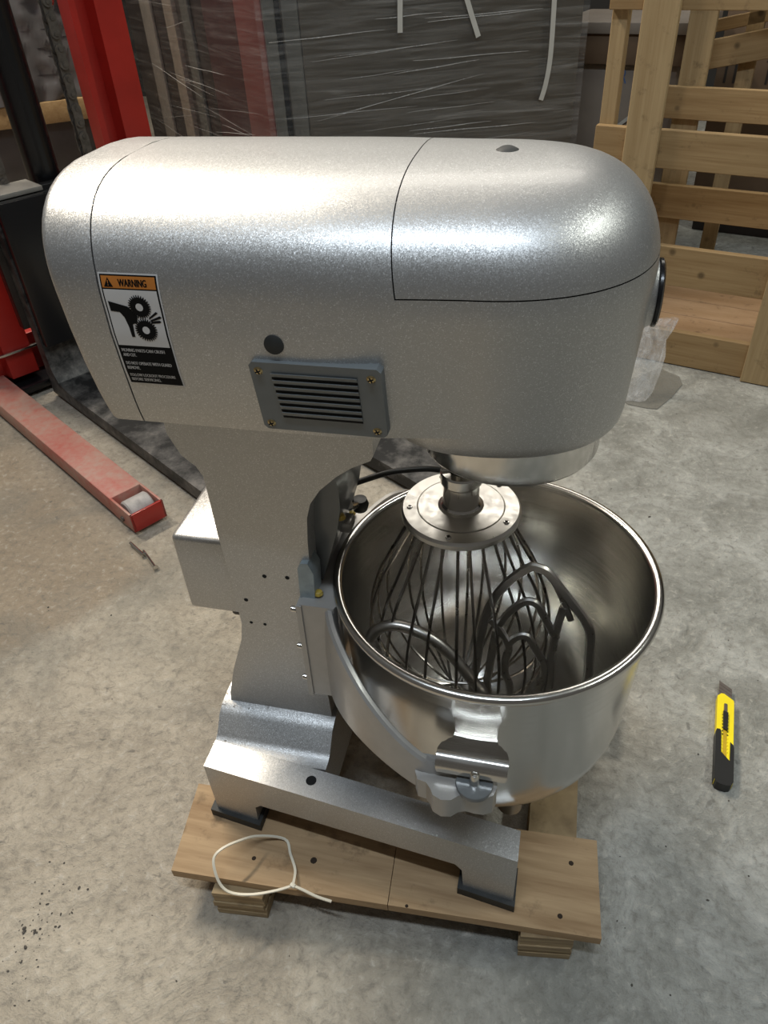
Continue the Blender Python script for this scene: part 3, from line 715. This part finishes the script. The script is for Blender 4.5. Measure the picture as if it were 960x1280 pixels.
# ------------------------------------------------------------------ flat beater lying in the bowl
BY0, BK = -0.075, 0.22
BEAT = thing('flat_beater', (0.04, -0.08, 0.15), 'flat cast beater with arched inner ribs standing in the bowl', 'beater')
def bp(x, z): return Vector((x, BY0 + BK*(z-0.3), z))
BT = {
    'outer': [(0.022, 0.185), (0.0, 0.21), (-0.0099, 0.2994), (-0.0087, 0.3292), (-0.0067, 0.3616), (-0.0023, 0.3953), (0.0061, 0.4198), (0.0188, 0.4401), (0.035, 0.4553), (0.0435, 0.4565), (0.0542, 0.452), (0.0658, 0.4386), (0.0796, 0.4223), (0.0928, 0.4057), (0.0999, 0.39), (0.1019, 0.3666), (0.1026, 0.3309), (0.085, 0.245), (0.058, 0.185)],
    'stub': [(0.056, 0.4512), (0.0644, 0.4364), (0.0731, 0.4193), (0.08, 0.4037)],
    'bar': [(0.0716, 0.417), (0.0675, 0.389), (0.066, 0.3515), (0.0667, 0.3173), (0.048, 0.19)],
    'arc2': [(0.0119, 0.3878), (0.0183, 0.4006), (0.0281, 0.4126), (0.0382, 0.4187), (0.0473, 0.4155), (0.0556, 0.4021), (0.0684, 0.3806)],
    'arc3': [(0.0235, 0.3677), (0.0293, 0.3753), (0.0381, 0.3789), (0.0439, 0.3744), (0.0524, 0.3604), (0.06, 0.3482), (0.0606, 0.3324), (0.0566, 0.3154), (0.045, 0.2)],
    'lft': [(0.0024, 0.3928), (0.0123, 0.3824), (0.0228, 0.3643), (0.0212, 0.3483), (0.0217, 0.33), (0.029, 0.3079), (0.036, 0.21)],
    'lft2': [(0.0097, 0.3798), (0.0074, 0.3595), (0.0055, 0.3318), (0.0064, 0.3024), (0.03, 0.2)]}
bsec = [(0.0045, -0.0035), (0.0045, 0.0035), (0.0015, 0.0055), (-0.0045, 0.0035), (-0.0045, -0.0035), (0.0015, -0.0055)]
nrm = Vector((0, 1, -BK)).normalized()*-1
def bar(name, L, w=1.0, n=4):
    tube(name, catmull([bp(x, z) for x, z in L], n), 0, M_CAST, BEAT, 6, False, [(a*w, b_*w) for a, b_ in bsec], nrm)
bar('outer_frame', BT['outer'], 0.85)
bar('rib_end', BT['stub'], 0.6)
for n_ in ('bar', 'arc2', 'arc3', 'lft', 'lft2'): bar('rib', BT[n_], 0.75)
hb = bp(0.040, 0.178)
cyl('hub', hb + Vector((0, -0.001, 0.02)), hb + Vector((0.0, -0.006, -0.030)), 0.014, M_CAST, BEAT, 20, 0.002)
# ------------------------------------------------------------------ dough hook
HK = thing('dough_hook', (-0.06, -0.09, 0.16), 'thick steel dough hook rod lying against the bowl wall', 'dough hook')
HPTS = [(-0.1103, -0.0714, 0.2985), (-0.1123, -0.0734, 0.3285), (-0.1143, -0.0754, 0.3485), (-0.1184, -0.0724, 0.3586), (-0.1126, -0.0692, 0.3692), (-0.0972, -0.0669, 0.377), (-0.078, -0.0671, 0.3765), (-0.0548, -0.0695, 0.3683), (-0.0352, -0.0736, 0.3546), (-0.0191, -0.0786, 0.3381), (-0.0047, -0.0837, 0.3212), (0.0015, -0.0859, 0.3135), (0.01, -0.098, 0.285), (0.018, -0.1, 0.25)]
tube('hook_rod', catmull(HPTS, 5), [0.0062]*(len(catmull(HPTS, 5))), M_CAST, HK, 12)
cyl('hub', Vector(HPTS[-1]) + Vector((-0.004, 0, 0.006)), Vector(HPTS[-1]) + Vector((0.018, 0.004, -0.022)), 0.011, M_CAST, HK, 20, 0.002)

# ------------------------------------------------------------------ cable tie
tie = thing('cable_tie', (-0.25, -0.2, 0.066), 'looped cream nylon cable tie lying on the pallet board edge', 'cable tie')
TIE = [(-0.1938, -0.2149, 0.078), (-0.1988, -0.1941, 0.07), (-0.2111, -0.1759, 0.068), (-0.2234, -0.1601, 0.07), (-0.2522, -0.1699, 0.085), (-0.2695, -0.1885, 0.1), (-0.2826, -0.2037, 0.105), (-0.2883, -0.2139, 0.1), (-0.2827, -0.2258, 0.088), (-0.2731, -0.2331, 0.076), (-0.2599, -0.2341, 0.07), (-0.2375, -0.2304, 0.07), (-0.2114, -0.2223, 0.074), (-0.1938, -0.2149, 0.078)]
sec = [(0.0007, -0.0015), (0.0007, 0.0015), (-0.0007, 0.0015), (-0.0007, -0.0015)]
tube('strap', catmull(TIE, 6), 0, M_TIE, tie, 4, False, sec, (0, 0.25, 1))
hd = Vector(TIE[0]); box('lock_head', hd, (0.0065, 0.0050, 0.0045), M_TIE, tie, Matrix.Rotation(-0.25, 3, 'Z'), 0.001)
tube('tail', catmull([hd, hd+Vector((0.014, -0.003, 0.001)), hd+Vector((0.031, -0.006, -0.001)), hd+Vector((0.048, -0.0065, -0.004))], 4), 0, M_TIE, tie, 4, False, sec, (0, 0.25, 1))

# ------------------------------------------------------------------ utility knife
KA, KB = Vector((0.3168, 0.0554, 0)), Vector((0.3431, 0.2515, 0))
kd = (KB-KA); KL = kd.length; kd.normalize(); kr = Vector((kd.y, -kd.x, 0))
kn = thing('utility_knife', KA, 'yellow and black snap-off utility knife lying on the concrete', 'knife')
def kf(u, v, t): return KA + kr*u + kd*v + Vector((0, 0, t))
hw = 0.0115
prism('yellow_body', [(-hw, 0.006), (hw, 0.006), (hw, 0.145), (hw*0.95, 0.149), (-hw*0.2, 0.158), (-hw*0.55, 0.158), (-hw, 0.152)], kf, 0.002, 0.0145, M_YELLOW, kn, 0.0025, 2, 40)
prism('black_grip', [(-hw*1.04, 0.008), (-hw*0.8, 0.002), (-hw*0.4, 0), (hw*0.4, 0), (hw*0.8, 0.002), (hw*1.04, 0.008), (hw*1.06, 0.064), (hw*0.95, 0.068), (hw*0.62, 0.072), (hw*0.58, 0.040), (-hw*0.40, 0.052), (-hw*0.45, 0.088), (-hw*0.6, 0.0905), (-hw*0.95, 0.090), (-hw*1.06, 0.086)], kf, 0.0, 0.0163, M_BLACK, kn, 0.002, 2, 40)
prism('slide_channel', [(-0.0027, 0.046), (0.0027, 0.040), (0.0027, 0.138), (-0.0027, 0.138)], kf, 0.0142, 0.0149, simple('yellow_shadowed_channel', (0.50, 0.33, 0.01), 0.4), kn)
for k in range(12):
    for s in (-1, 1):
        prism('ratchet_tooth', [(s*0.0026, 0.053+k*0.0058), (s*0.0046, 0.0545+k*0.0058), (s*0.0026, 0.056+k*0.0058)], kf, 0.0142, 0.0153, M_YELLOW if k < 5 else M_BLACK, kn)
prism('slider', [(-0.0030, 0.092), (0.0030, 0.090), (0.0034, 0.122), (-0.0034, 0.124)], kf, 0.0145, 0.0178, M_BLACK, kn, 0.0008, 1)
prism('slider_stem', [(-0.0020, 0.122), (0.0020, 0.122), (0.0020, 0.139), (-0.0020, 0.139)], kf, 0.0145, 0.0160, M_BLADE, kn, 0.0004, 1)
for k in range(5):
    y0 = 0.150 + k*0.0068; y1 = y0 + 0.0062
    prism('blade_segment', [(-0.0085, y0+0.004), (0.0095, y0-0.008), (0.0095, y1-0.008), (-0.0085, y1+0.004)], kf, 0.0075, 0.0083, M_BLADE, kn)
prism('blade_core', [(-0.0083, 0.130), (0.0094, 0.130), (0.0094, 0.1755), (-0.0083, 0.187)], kf, 0.0070, 0.0080, M_DARKHOLE, kn)

# ------------------------------------------------------------------ two screws on the floor
def screw(a, b_, lab_):
    a = Vector(a); b_ = Vector(b_); d = (b_-a); L = d.length; R_ = axis_rot(d)
    t = thing('wood_screw', a, lab_, 'screw', 'loose screws beside the fork lift leg')
    lathe('shank', [(0, 0), (0.0030, 0.002), (0.0030, L*0.98), (0, L*0.98)], M_CHROME, t, 10, a, R_)
    lathe('head', [(0, L*0.94), (0.0030, L*0.94), (0.0058, L*0.985), (0.0058, L), (0, L)], M_CHROME, t, 14, a, R_)
screw((-0.742, 0.387, 0.006), (-0.696, 0.357, 0.0055), 'bright steel screw on concrete floor, nearer the red roller end')
screw((-0.705, 0.371, 0.004), (-0.656, 0.327, 0.0062), 'bright steel screw on concrete floor, nearer the mixer, head darkened')

# ------------------------------------------------------------------ fork lift stacker
HF = Vector((0.84, -0.543, 0)).normalized(); HL = Vector((0.543, 0.84, 0)).normalized()
HR = Matrix((HF, HL, Vector((0, 0, 1)))).transposed()
def fp(s, l, z): return HF*s + HL*l + Vector((0, 0, z))
st = thing('pallet_stacker', fp(-1.65, 0.325, 0), 'red and black manual stacker with mast, chains, forks and roller legs', 'stacker')
def fbox(name, s0, s1, l0, l1, z0, z1, mt, bev=0.003, par=None):
    return box(name, fp((s0+s1)/2, (l0+l1)/2, (z0+z1)/2), (s1-s0, l1-l0, z1-z0), mt, par or st, HR, bev)
def outrigger(l0, l1):
    # channel leg, open at its end where the roller sits
    fbox('outrigger_leg', -1.80, -0.930, l0, l1, 0.010, 0.052, M_REDWORN, 0.003)
    fbox('roller_cheek', -0.932, -0.846, l0, l0+0.005, 0.010, 0.052, M_REDWORN, 0.001)
    fbox('roller_cheek', -0.932, -0.846, l1-0.005, l1, 0.010, 0.052, M_REDWORN, 0.001)
    fbox('end_plate', -0.851, -0.846, l0, l1, 0.010, 0.052, M_RED, 0.001)
    a, b_ = fp(-0.888, l0+0.010, 0.0285), fp(-0.888, l1-0.010, 0.0285)
    cyl('roller', a, b_, 0.0275, M_ROLLER, st, 28, 0.003)
    cyl('axle', fp(-0.888, l0-0.004, 0.024), fp(-0.888, l1+0.004, 0.024), 0.006, M_CHAIN, st, 14, 0.001)
outrigger(-0.057, 0.016); outrigger(0.634, 0.707)
def fork(l0, l1):
    pts = [(-1.53, 0.012), (-0.40, 0.012), (-0.37, 0.020), (-0.40, 0.030), (-0.60, 0.042), (-1.42, 0.046), (-1.470, 0.058), (-1.488, 0.085), (-1.494, 0.16), (-1.496, 0.44), (-1.53, 0.44)]
    prism('fork', pts, lambda u, v, t: fp(u, t, v), l0, l1, M_FORK, st, 0.003, 1, 25)
fork(0.090, 0.235); fork(0.412, 0.557)
fbox('carriage_plate', -1.56, -1.532, 0.075, 0.575, 0.19, 0.497, M_BLACKPAINT)
fbox('fork_shank_cover', -1.495, -1.47, 0.094, 0.232, 0.155, 0.4935, M_BLACKPAINT, 0.002)
fbox('carriage_top', -1.59, -1.50, 0.09, 0.215, 0.494, 0.504, simple('light_grey_steel', (0.30, 0.28, 0.25), 0.45, 0.3), 0.001)
for l0, l1 in ((-0.035, 0.095), (0.437, 0.567)):
    # channel section mast post
    s0 = -1.66
    pts = [(s0, l0), (s0+0.055, l0), (s0+0.055, l0+0.016), (s0+0.018, l0+0.016), (s0+0.018, l1-0.075), (s0+0.058, l1-0.070), (s0+0.058, l1), (s0, l1)]
    prism('mast_post', pts, lambda u, v, t: fp(u, v, t), 0.05, 1.75, M_RED, st, 0.004, 2, 30)
tube('hose_hook', [fp(-1.625, 0.430+0.03*math.cos(a)-0.02, 0.875+0.04*math.sin(a)) for a in [math.pi*0.5+math.pi*k/14 for k in range(15)]], 0.011, M_RED, st, 10)
fbox('base_crossbeam', -1.80, -1.66, -0.057, 0.707, 0.02, 0.13, M_RED, 0.005)
fbox('base_plate', -1.66, -1.57, 0.02, 0.63, 0.012, 0.03, M_BLACKPAINT, 0.002)
fbox('guide_bar', -1.600, -1.590, -0.05, 0.20, 0.118, 0.124, M_CHROME, 0.001)
cyl('lift_cylinder', fp(-1.62, 0.272, 0.05), fp(-1.62, 0.272, 1.6), 0.038, M_BLACKPAINT, st, 32, 0.002)
cyl('cylinder_rod', fp(-1.62, 0.272, 1.6), fp(-1.62, 0.272, 1.72), 0.02, M_CHROME, st, 20)
# leaf chain: alternating links
def link_mesh():
    bm = bmesh.new(); p = 0.030
    for off in (-0.0125, 0.0125):
        pts = []
        for k in range(9): a = math.pi*k/8; pts.append((0.0105*math.cos(a), p/2+0.0105*math.sin(a)))
        for k in range(9): a = math.pi+math.pi*k/8; pts.append((0.0105*math.cos(a), -p/2+0.0105*math.sin(a)))
        bm_prism(bm, pts, lambda u, v, t: Vector((t, u, v)), off-0.002, off+0.002)
    for z in (-p/2, p/2): bm_lathe(bm, [(0, -0.017), (0.0048, -0.017), (0.0048, 0.017), (0, 0.017)], 8, (0, 0, z), axis_rot((1, 0, 0)))
    bmesh.ops.recalc_face_normals(bm, faces=bm.faces)
    me = bpy.data.meshes.new('chain_link'); bm.to_mesh(me); bm.free(); me.materials.append(M_CHAIN); return me
LM = link_mesh()
for l_ in (0.165, 0.382):
    for k in range(42):
        z = 0.22 + k*0.030
        o = bpy.data.objects.new('chain_link', LM); put(o, st)
        o.location = fp(-1.60, l_, z) - ORG[st.name]; o.rotation_euler = (0, 0, math.atan2(HF.y, HF.x) + (0.0 if k % 2 else 0.0)); o.scale = (1.0 if k % 2 else 0.62, 1, 1)

# ------------------------------------------------------------------ wrapped cabinets behind
CU = Vector((0.913, 0.409, 0)).normalized(); CV = Vector((-CU.y, CU.x, 0)); CR = Matrix((CU, CV, Vector((0, 0, 1)))).transposed()
C0 = Vector((-0.752, 1.50, 0))
def cp(u, v, z): return C0 + CU*u + CV*v + Vector((0, 0, z))
cab = thing('wrapped_cabinets', cp(0.42, 0.4, 0), 'dark cabinets bundled in clear stretch film on a pallet behind the mixer', 'cabinet')
def cbox(name, u0, u1, v0, v1, z0, z1, mt, bev=0.003, par=None):
    return box(name, cp((u0+u1)/2, (v0+v1)/2, (z0+z1)/2), (u1-u0, v1-v0, z1-z0), mt, par or cab, CR, bev)
cbox('pallet_base', 0.0, 0.845, 0.0, 0.9, 0.0, 0.10, M_PINE_DARK)
cbox('cabinet_body', 0.045, 0.845, 0.012, 0.88, 0.10, 1.30, M_CAB)
cbox('cabinet_edge', 0.0, 0.030, 0.004, 0.10, 0.10, 1.30, M_CABSIDE)
cbox('dark_gap', 0.028, 0.047, 0.02, 0.50, 0.10, 1.30, M_DARKHOLE, 0)
cbox('door_stile', 0.047, 0.088, 0.004, 0.02, 0.10, 1.30, M_CABSIDE)
cbox('door_panel', 0.0895, 0.84, 0.005, 0.02, 0.10, 1.30, M_CAB)
SL = Vector((-0.70, 0.714, 0)).normalized(); SI = Vector((SL.y, -SL.x, 0)); SR = Matrix((SL, SI, Vector((0, 0, 1)))).transposed()
def sp_(w, d, z): return C0 + SL*w + SI*d + Vector((0, 0, z))
def sbox(name, w0, w1, d0, d1, z0, z1, mt, bev=0.003):
    return box(name, sp_((w0+w1)/2, (d0+d1)/2, (z0+z1)/2), (w1-w0, d1-d0, z1-z0), mt, cab, SR, bev)
sbox('maroon_panel', 0.010, 0.185, 0.0, 0.012, 0.02, 1.30, M_MAROON)
sbox('dark_maroon_panel', 0.188, 0.46, 0.012, 0.03, 0.02, 1.30, simple('dark_maroon', (0.045, 0.017, 0.017), 0.45))
sbox('dark_panel', 0.463, 0.70, 0.016, 0.03, 0.02, 1.30, M_CAB2)
sbox('grey_stile', 0.560, 0.63, 0.004, 0.015, 0.02, 1.30, M_CABSIDE)
sbox('beige_stile', 0.703, 0.79, 0.002, 0.03, 0.02, 1.30, simple('beige_stile', (0.19, 0.155, 0.125), 0.5))
sbox('dark_panel', 0.793, 1.25, 0.014, 0.03, 0.02, 1.30, M_CAB2)
sbox('beige_stile', 0.93, 1.04, 0.002, 0.013, 0.02, 1.30, simple('grey_beige_stile', (0.17, 0.15, 0.13), 0.5))
sbox('film_side', 0.0, 1.27, -0.008, -0.007, 0.02, 1.28, film('stretch_film_side', (2.0, 2.0, 38), 0.008, 0.10), 0)
cbox('film_face', -0.018, 0.853, -0.009, -0.008, 0.06, 1.28, M_FILM, 0)
rf = random.Random(3)
for k in range(34):
    z = rf.uniform(0.33, 1.0); u0 = rf.uniform(-0.01, 0.45); L = rf.uniform(0.15, 0.5); u1 = min(0.845, u0+L)
    sl = rf.uniform(-0.01, 0.07) if rf.random() < 0.8 else rf.uniform(0.1, 0.3)
    w = rf.choice((0.0006, 0.0008, 0.0013))
    n = 7; pts = [cp(u0+(u1-u0)*i/n, -0.011, z+sl*(u1-u0)*i/n+0.0006*math.sin(i*1.3+k)) for i in range(n+1)]
    tube('film_fold', pts, [w*math.sin(math.pi*(0.12+0.76*i/n)) for i in range(n+1)], M_FOLD, cab, 5)
for k in range(20):
    z = rf.uniform(0.30, 0.80); v0 = rf.uniform(0.0, 0.7); L = rf.uniform(0.2, 0.55); v1 = min(1.2, v0+L)
    sl = rf.uniform(-0.16, 0.12); w = rf.choice((0.0004, 0.0006, 0.0009))
    n = 6; pts = [sp_(v0+(v1-v0)*i/n, -0.010, z+sl*(v1-v0)*i/n+0.0005*math.sin(i*1.7+k)) for i in range(n+1)]
    tube('film_fold', pts, [w*math.sin(math.pi*(0.12+0.76*i/n)) for i in range(n+1)], M_FOLD, cab, 5)
def strap(pts):
    tube('plastic_strap', catmull(pts, 5), 0, M_STRAP, cab, 4, False, [(0.001, -0.0065), (0.001, 0.0065), (-0.001, 0.0065), (-0.001, -0.0065)], tuple(CV))
strap([cp(0.3476, -0.014, 0.8277), cp(0.3439, -0.014, 0.7791), cp(0.3414, -0.014, 0.71)])
strap([cp(0.5021, -0.014, 0.8187), cp(0.5176, -0.014, 0.7683), cp(0.5495, -0.014, 0.6869)])
strap([cp(0.7489, -0.014, 0.7961), cp(0.7509, -0.014, 0.7538), cp(0.7519, -0.014, 0.6291), cp(0.7442, -0.014, 0.5636), cp(0.7337, -0.014, 0.5254)])
# ------------------------------------------------------------------ grey wrapped load on a timber bearer
ld = thing('wrapped_load', (-1.9, 2.75, 0), 'grey film wrapped load on a pale timber beam behind the stacker', 'load')
LDu = Vector((0.80, 0.60, 0)); LDv = Vector((-0.60, 0.80, 0)); LDR = Matrix((LDu, LDv, Vector((0, 0, 1)))).transposed()
def lp(u, v, z): return Vector((-2.25, 2.05, 0)) + LDu*u + LDv*v + Vector((0, 0, z))
def lbox(name, u0, u1, v0, v1, z0, z1, mt, bev=0.004): return box(name, lp((u0+u1)/2, (v0+v1)/2, (z0+z1)/2), (u1-u0, v1-v0, z1-z0), mt, ld, LDR, bev)
bm = bmesh.new(); nu, nz = 40, 30; g = []
rl = random.Random(5)
for j in range(nz+1):
    row = []
    for i in range(nu+1):
        u = 0.58*i/nu; z = 0.451+0.85*j/nz
        d = 0.010*math.sin(u*60+z*25+3*math.sin(z*20)) + 0.008*math.sin(z*85+u*17) + 0.02*math.sin(u*9+z*5)
        row.append(bm.verts.new(lp(u, 0.02+d, z)))
    g.append(row)
for j in range(nz):
    for i in range(nu): bm.faces.new((g[j][i], g[j][i+1], g[j+1][i+1], g[j+1][i]))
finish('crinkled_film', bm, M_SACK, ld, 80)
lbox('load_body', 0.0, 0.58, 0.06, 0.6, 0.451, 1.33, M_CAB2)
lbox('timber_beam', -0.25, 0.60, 0.0, 0.09, 0.375, 0.45, M_PINE_X)
lbox('lower_body', -0.2, 0.60, 0.05, 0.6, 0.0, 0.375, simple('lower_grey_body', (0.07, 0.066, 0.064), 0.4, 0, 0.3, 5))

# ------------------------------------------------------------------ open slatted crate
RD = Vector((0.952, -0.305, 0)).normalized(); RN = Vector((0.305, 0.952, 0)).normalized(); RR = Matrix((RD, RN, Vector((0, 0, 1)))).transposed()
P0 = Vector((0.315, 1.294, 0))
def rp(s, t, z): return P0 + RD*s + RN*t + Vector((0, 0, z))
cr = thing('slatted_crate', rp(0.15, 0.26, 0), 'open pine crate of spaced boards standing beside the wrapped cabinets', 'crate')
def slat(name, s0, s1, t0, t1, z0, z1, mt, par=None, tilt=0.0, owner=None):
    """each board is an object with its own axes so that the grain runs along it"""
    me_o = par or cr
    bm = bmesh.new(); bm_box(bm, (0, 0, 0), (s1-s0, t1-t0, z1-z0)); bevel(bm, 0.0015, 1)
    me = bpy.data.meshes.new(name); bm.to_mesh(me); bm.free(); me.materials.append(mt)
    o = bpy.data.objects.new(name, me); put(o, me_o); o.location = rp((s0+s1)/2, (t0+t1)/2, (z0+z1)/2) - ORG[me_o.name]
    o.rotation_euler = (RR @ Matrix.Rotation(tilt, 3, 'Y')).to_euler(); return o
T = 0.018
S1 = 0.72
for t0 in (0.0, 0.50):
    for z0, z1 in ((0.002, 0.091), (0.205, 0.298), (0.466, 0.545), (0.765, 0.850)):
        slat('board', -0.255, S1, t0, t0+T, z0, z1, M_PINE_X, None, 0.006 if z0 > 0.3 else 0)
slat('upright_board', -0.180, -0.106, -T-0.001, -0.001, 0.002, 0.90, M_PINE_Z)
slat('upright_board', 0.186, 0.30, -T-0.001, -0.001, 0.002, 0.90, M_PINE_Z).name = 'upright_board'
slat('upright_board', -0.200, -0.130, 0.519, 0.519+T, 0.002, 0.90, M_PINE_Z)
slat('upright_board', 0.20, 0.30, 0.519, 0.519+T, 0.002, 0.90, M_PINE_Z)
for s0 in (-0.253, S1-0.04):
    slat('corner_post', s0, s0+0.034, T+0.001, T+0.031, 0.002, 0.85, M_PINE_Z)
    slat('corner_post', s0, s0+0.034, 0.468, 0.498, 0.002, 0.85, M_PINE_Z)
for z0, z1 in ((0.205, 0.298), (0.466, 0.545), (0.765, 0.850)):
    slat('side_board', S1+0.001, S1+0.001+T, 0.0, 0.52, z0, z1, M_PINE_X)
for k in range(4):
    slat('floor_board', -0.216, S1-0.045, 0.033+k*0.108, 0.137+k*0.108, 0.004, 0.03, M_PINE_DARK)
# ------------------------------------------------------------------ cartons behind the crate
def carton(name, s0, s1, t0, t1, z0, z1, mt, lab_):
    t = thing(name, rp((s0+s1)/2, (t0+t1)/2, z0), lab_, 'box')
    box('carton_body', rp((s0+s1)/2, (t0+t1)/2, (z0+z1)/2), (s1-s0, t1-t0, z1-z0), mt, t, RR, 0.004)
    return t
c1 = carton('carton', -0.62, -0.25, 0.72, 1.02, 0.002, 0.560, M_CARTON_GREY, 'grey carton with blue letters behind the crate corner post')
bm = text_bm('OR')
for v in bm.verts: v.co = rp(-0.446+v.co.x*0.036, 0.7195-0.0005, 0.512+v.co.y*0.055)
finish('blue_letters', bm, M_BLUE, c1, 0)
c2 = carton('carton', -0.62, -0.22, 0.70, 1.02, 0.562, 0.640, M_CARTON, 'shallow brown carton lying on top of the grey lettered carton')
box('carton_lid', rp(-0.42, 0.86, 0.656), (0.42, 0.34, 0.03), M_CARTON_GREY, c2, RR, 0.004)
tube('white_strap', [rp(-0.445, 0.716, 0.36), rp(-0.36, 0.712, 0.43)], 0, M_STRAP, c1, 4, False, [(0.001, -0.005), (0.001, 0.005), (-0.001, 0.005), (-0.001, -0.005)], tuple(RN))
c3 = carton('carton', -0.20, 0.45, 1.05, 1.4, 0.14, 0.72, M_CARTON, 'brown carton printed with dark upward arrows behind the crate')
box('bottom_skid', rp(0.12, 1.225, 0.07), (0.60, 0.33, 0.138), M_CAB2, c3, RR, 0.004)
for s_ in (-0.170, -0.142, -0.045):
    A = [(-0.003, 0), (0.003, 0), (0.003, 0.055), (0.0095, 0.055), (0.0, 0.078), (-0.0095, 0.055), (-0.003, 0.055)]
    prism('arrow_print', A, lambda u, v, t: rp(s_+u*1.2, t, 0.470+v*1.1), 1.0488, 1.0502, M_PRINT, c3)
cr2 = thing('slatted_crate', rp(0.0, 0.68, 0), 'second pine frame with a sloping top rail behind the crate', 'crate')
slat('upright_board', -0.078, -0.035, 0.66, 0.68, 0.002, 0.80, M_PINE_Z, cr2)
slat('rail', -0.165, 0.32, 0.635, 0.655, 0.615, 0.685, M_PINE_X, cr2, -0.20)
slat('rail', -0.165, 0.32, 0.66, 0.68, 0.70, 0.73, M_PINE_X, cr2, -0.20)

# ------------------------------------------------------------------ clear plastic bag on the floor
bag = thing('plastic_bag', (0.30, 1.15, 0), 'crumpled clear plastic bag standing on the floor before the crate', 'bag')
bm = bmesh.new(); rings = []
rb = random.Random(9)
for j, (z, w, d) in enumerate(((0.003, 0.045, 0.020), (0.02, 0.052, 0.026), (0.06, 0.050, 0.022), (0.10, 0.052, 0.018), (0.14, 0.046, 0.014), (0.165, 0.050, 0.007), (0.185, 0.054, 0.003))):
    ring = []
    for k in range(28):
        a = 2*math.pi*k/28; cr_ = 1+0.10*math.sin(5*a+j*1.3)+0.07*math.sin(9*a-j)
        ring.append(bm.verts.new((0.228+w*0.8*math.cos(a)*cr_+0.16*z, 1.10+d*math.sin(a)*cr_+0.30*z, z+0.004*math.sin(4*a+j) if j else z)))
    rings.append(ring)
for A, B in zip(rings, rings[1:]):
    for k in range(28): bm.faces.new((A[k], A[(k+1) % 28], B[(k+1) % 28], B[k]))
bm.faces.new(rings[0])
finish('bag_film', bm, M_BAG, bag, 60)
prism('bag_shadow_sheet', [(0.205, 1.085), (0.218, 1.068), (0.260, 1.056), (0.284, 1.056), (0.320, 1.115), (0.350, 1.185), (0.345, 1.225), (0.300, 1.262), (0.230, 1.20)], XY, 0.0005, 0.0025, M_BAG_SHADOW, bag)  # thin dark sheet on the floor, drawn as the bag's cast shadow

# ------------------------------------------------------------------ grit on the floor: too small to count
rg = random.Random(21); bm = bmesh.new()
spots = [(rg.uniform(-0.9, 0.5), rg.uniform(-0.45, 0.35)) for _ in range(60)] + [(rg.gauss(-0.505, 0.018), rg.gauss(-0.295, 0.035)) for _ in range(70)] + [(rg.uniform(0.1, 0.6), rg.uniform(-0.3, 1.2)) for _ in range(45)]
for x, y in spots:
    r = 0.0006 + 0.0016*rg.random()**3
    if -0.37 < x < 0.16 and abs(y) < 0.24: continue
    M_ = Matrix.Translation((x, y, r*0.35)) @ Matrix.Rotation(rg.uniform(0, 6), 4, 'Z') @ Matrix.Diagonal((r*rg.uniform(0.8, 2.2), r, r*0.7, 1))
    bmesh.ops.create_icosphere(bm, subdivisions=1, radius=1.0, matrix=M_)
g_ = finish('floor_grit', bm, simple('dark_grit', (0.06, 0.052, 0.043), 0.8, 0, 0.5, 200))
tag(g_, 'dark grit and crumbs scattered over the concrete floor', 'grit', kind='stuff')
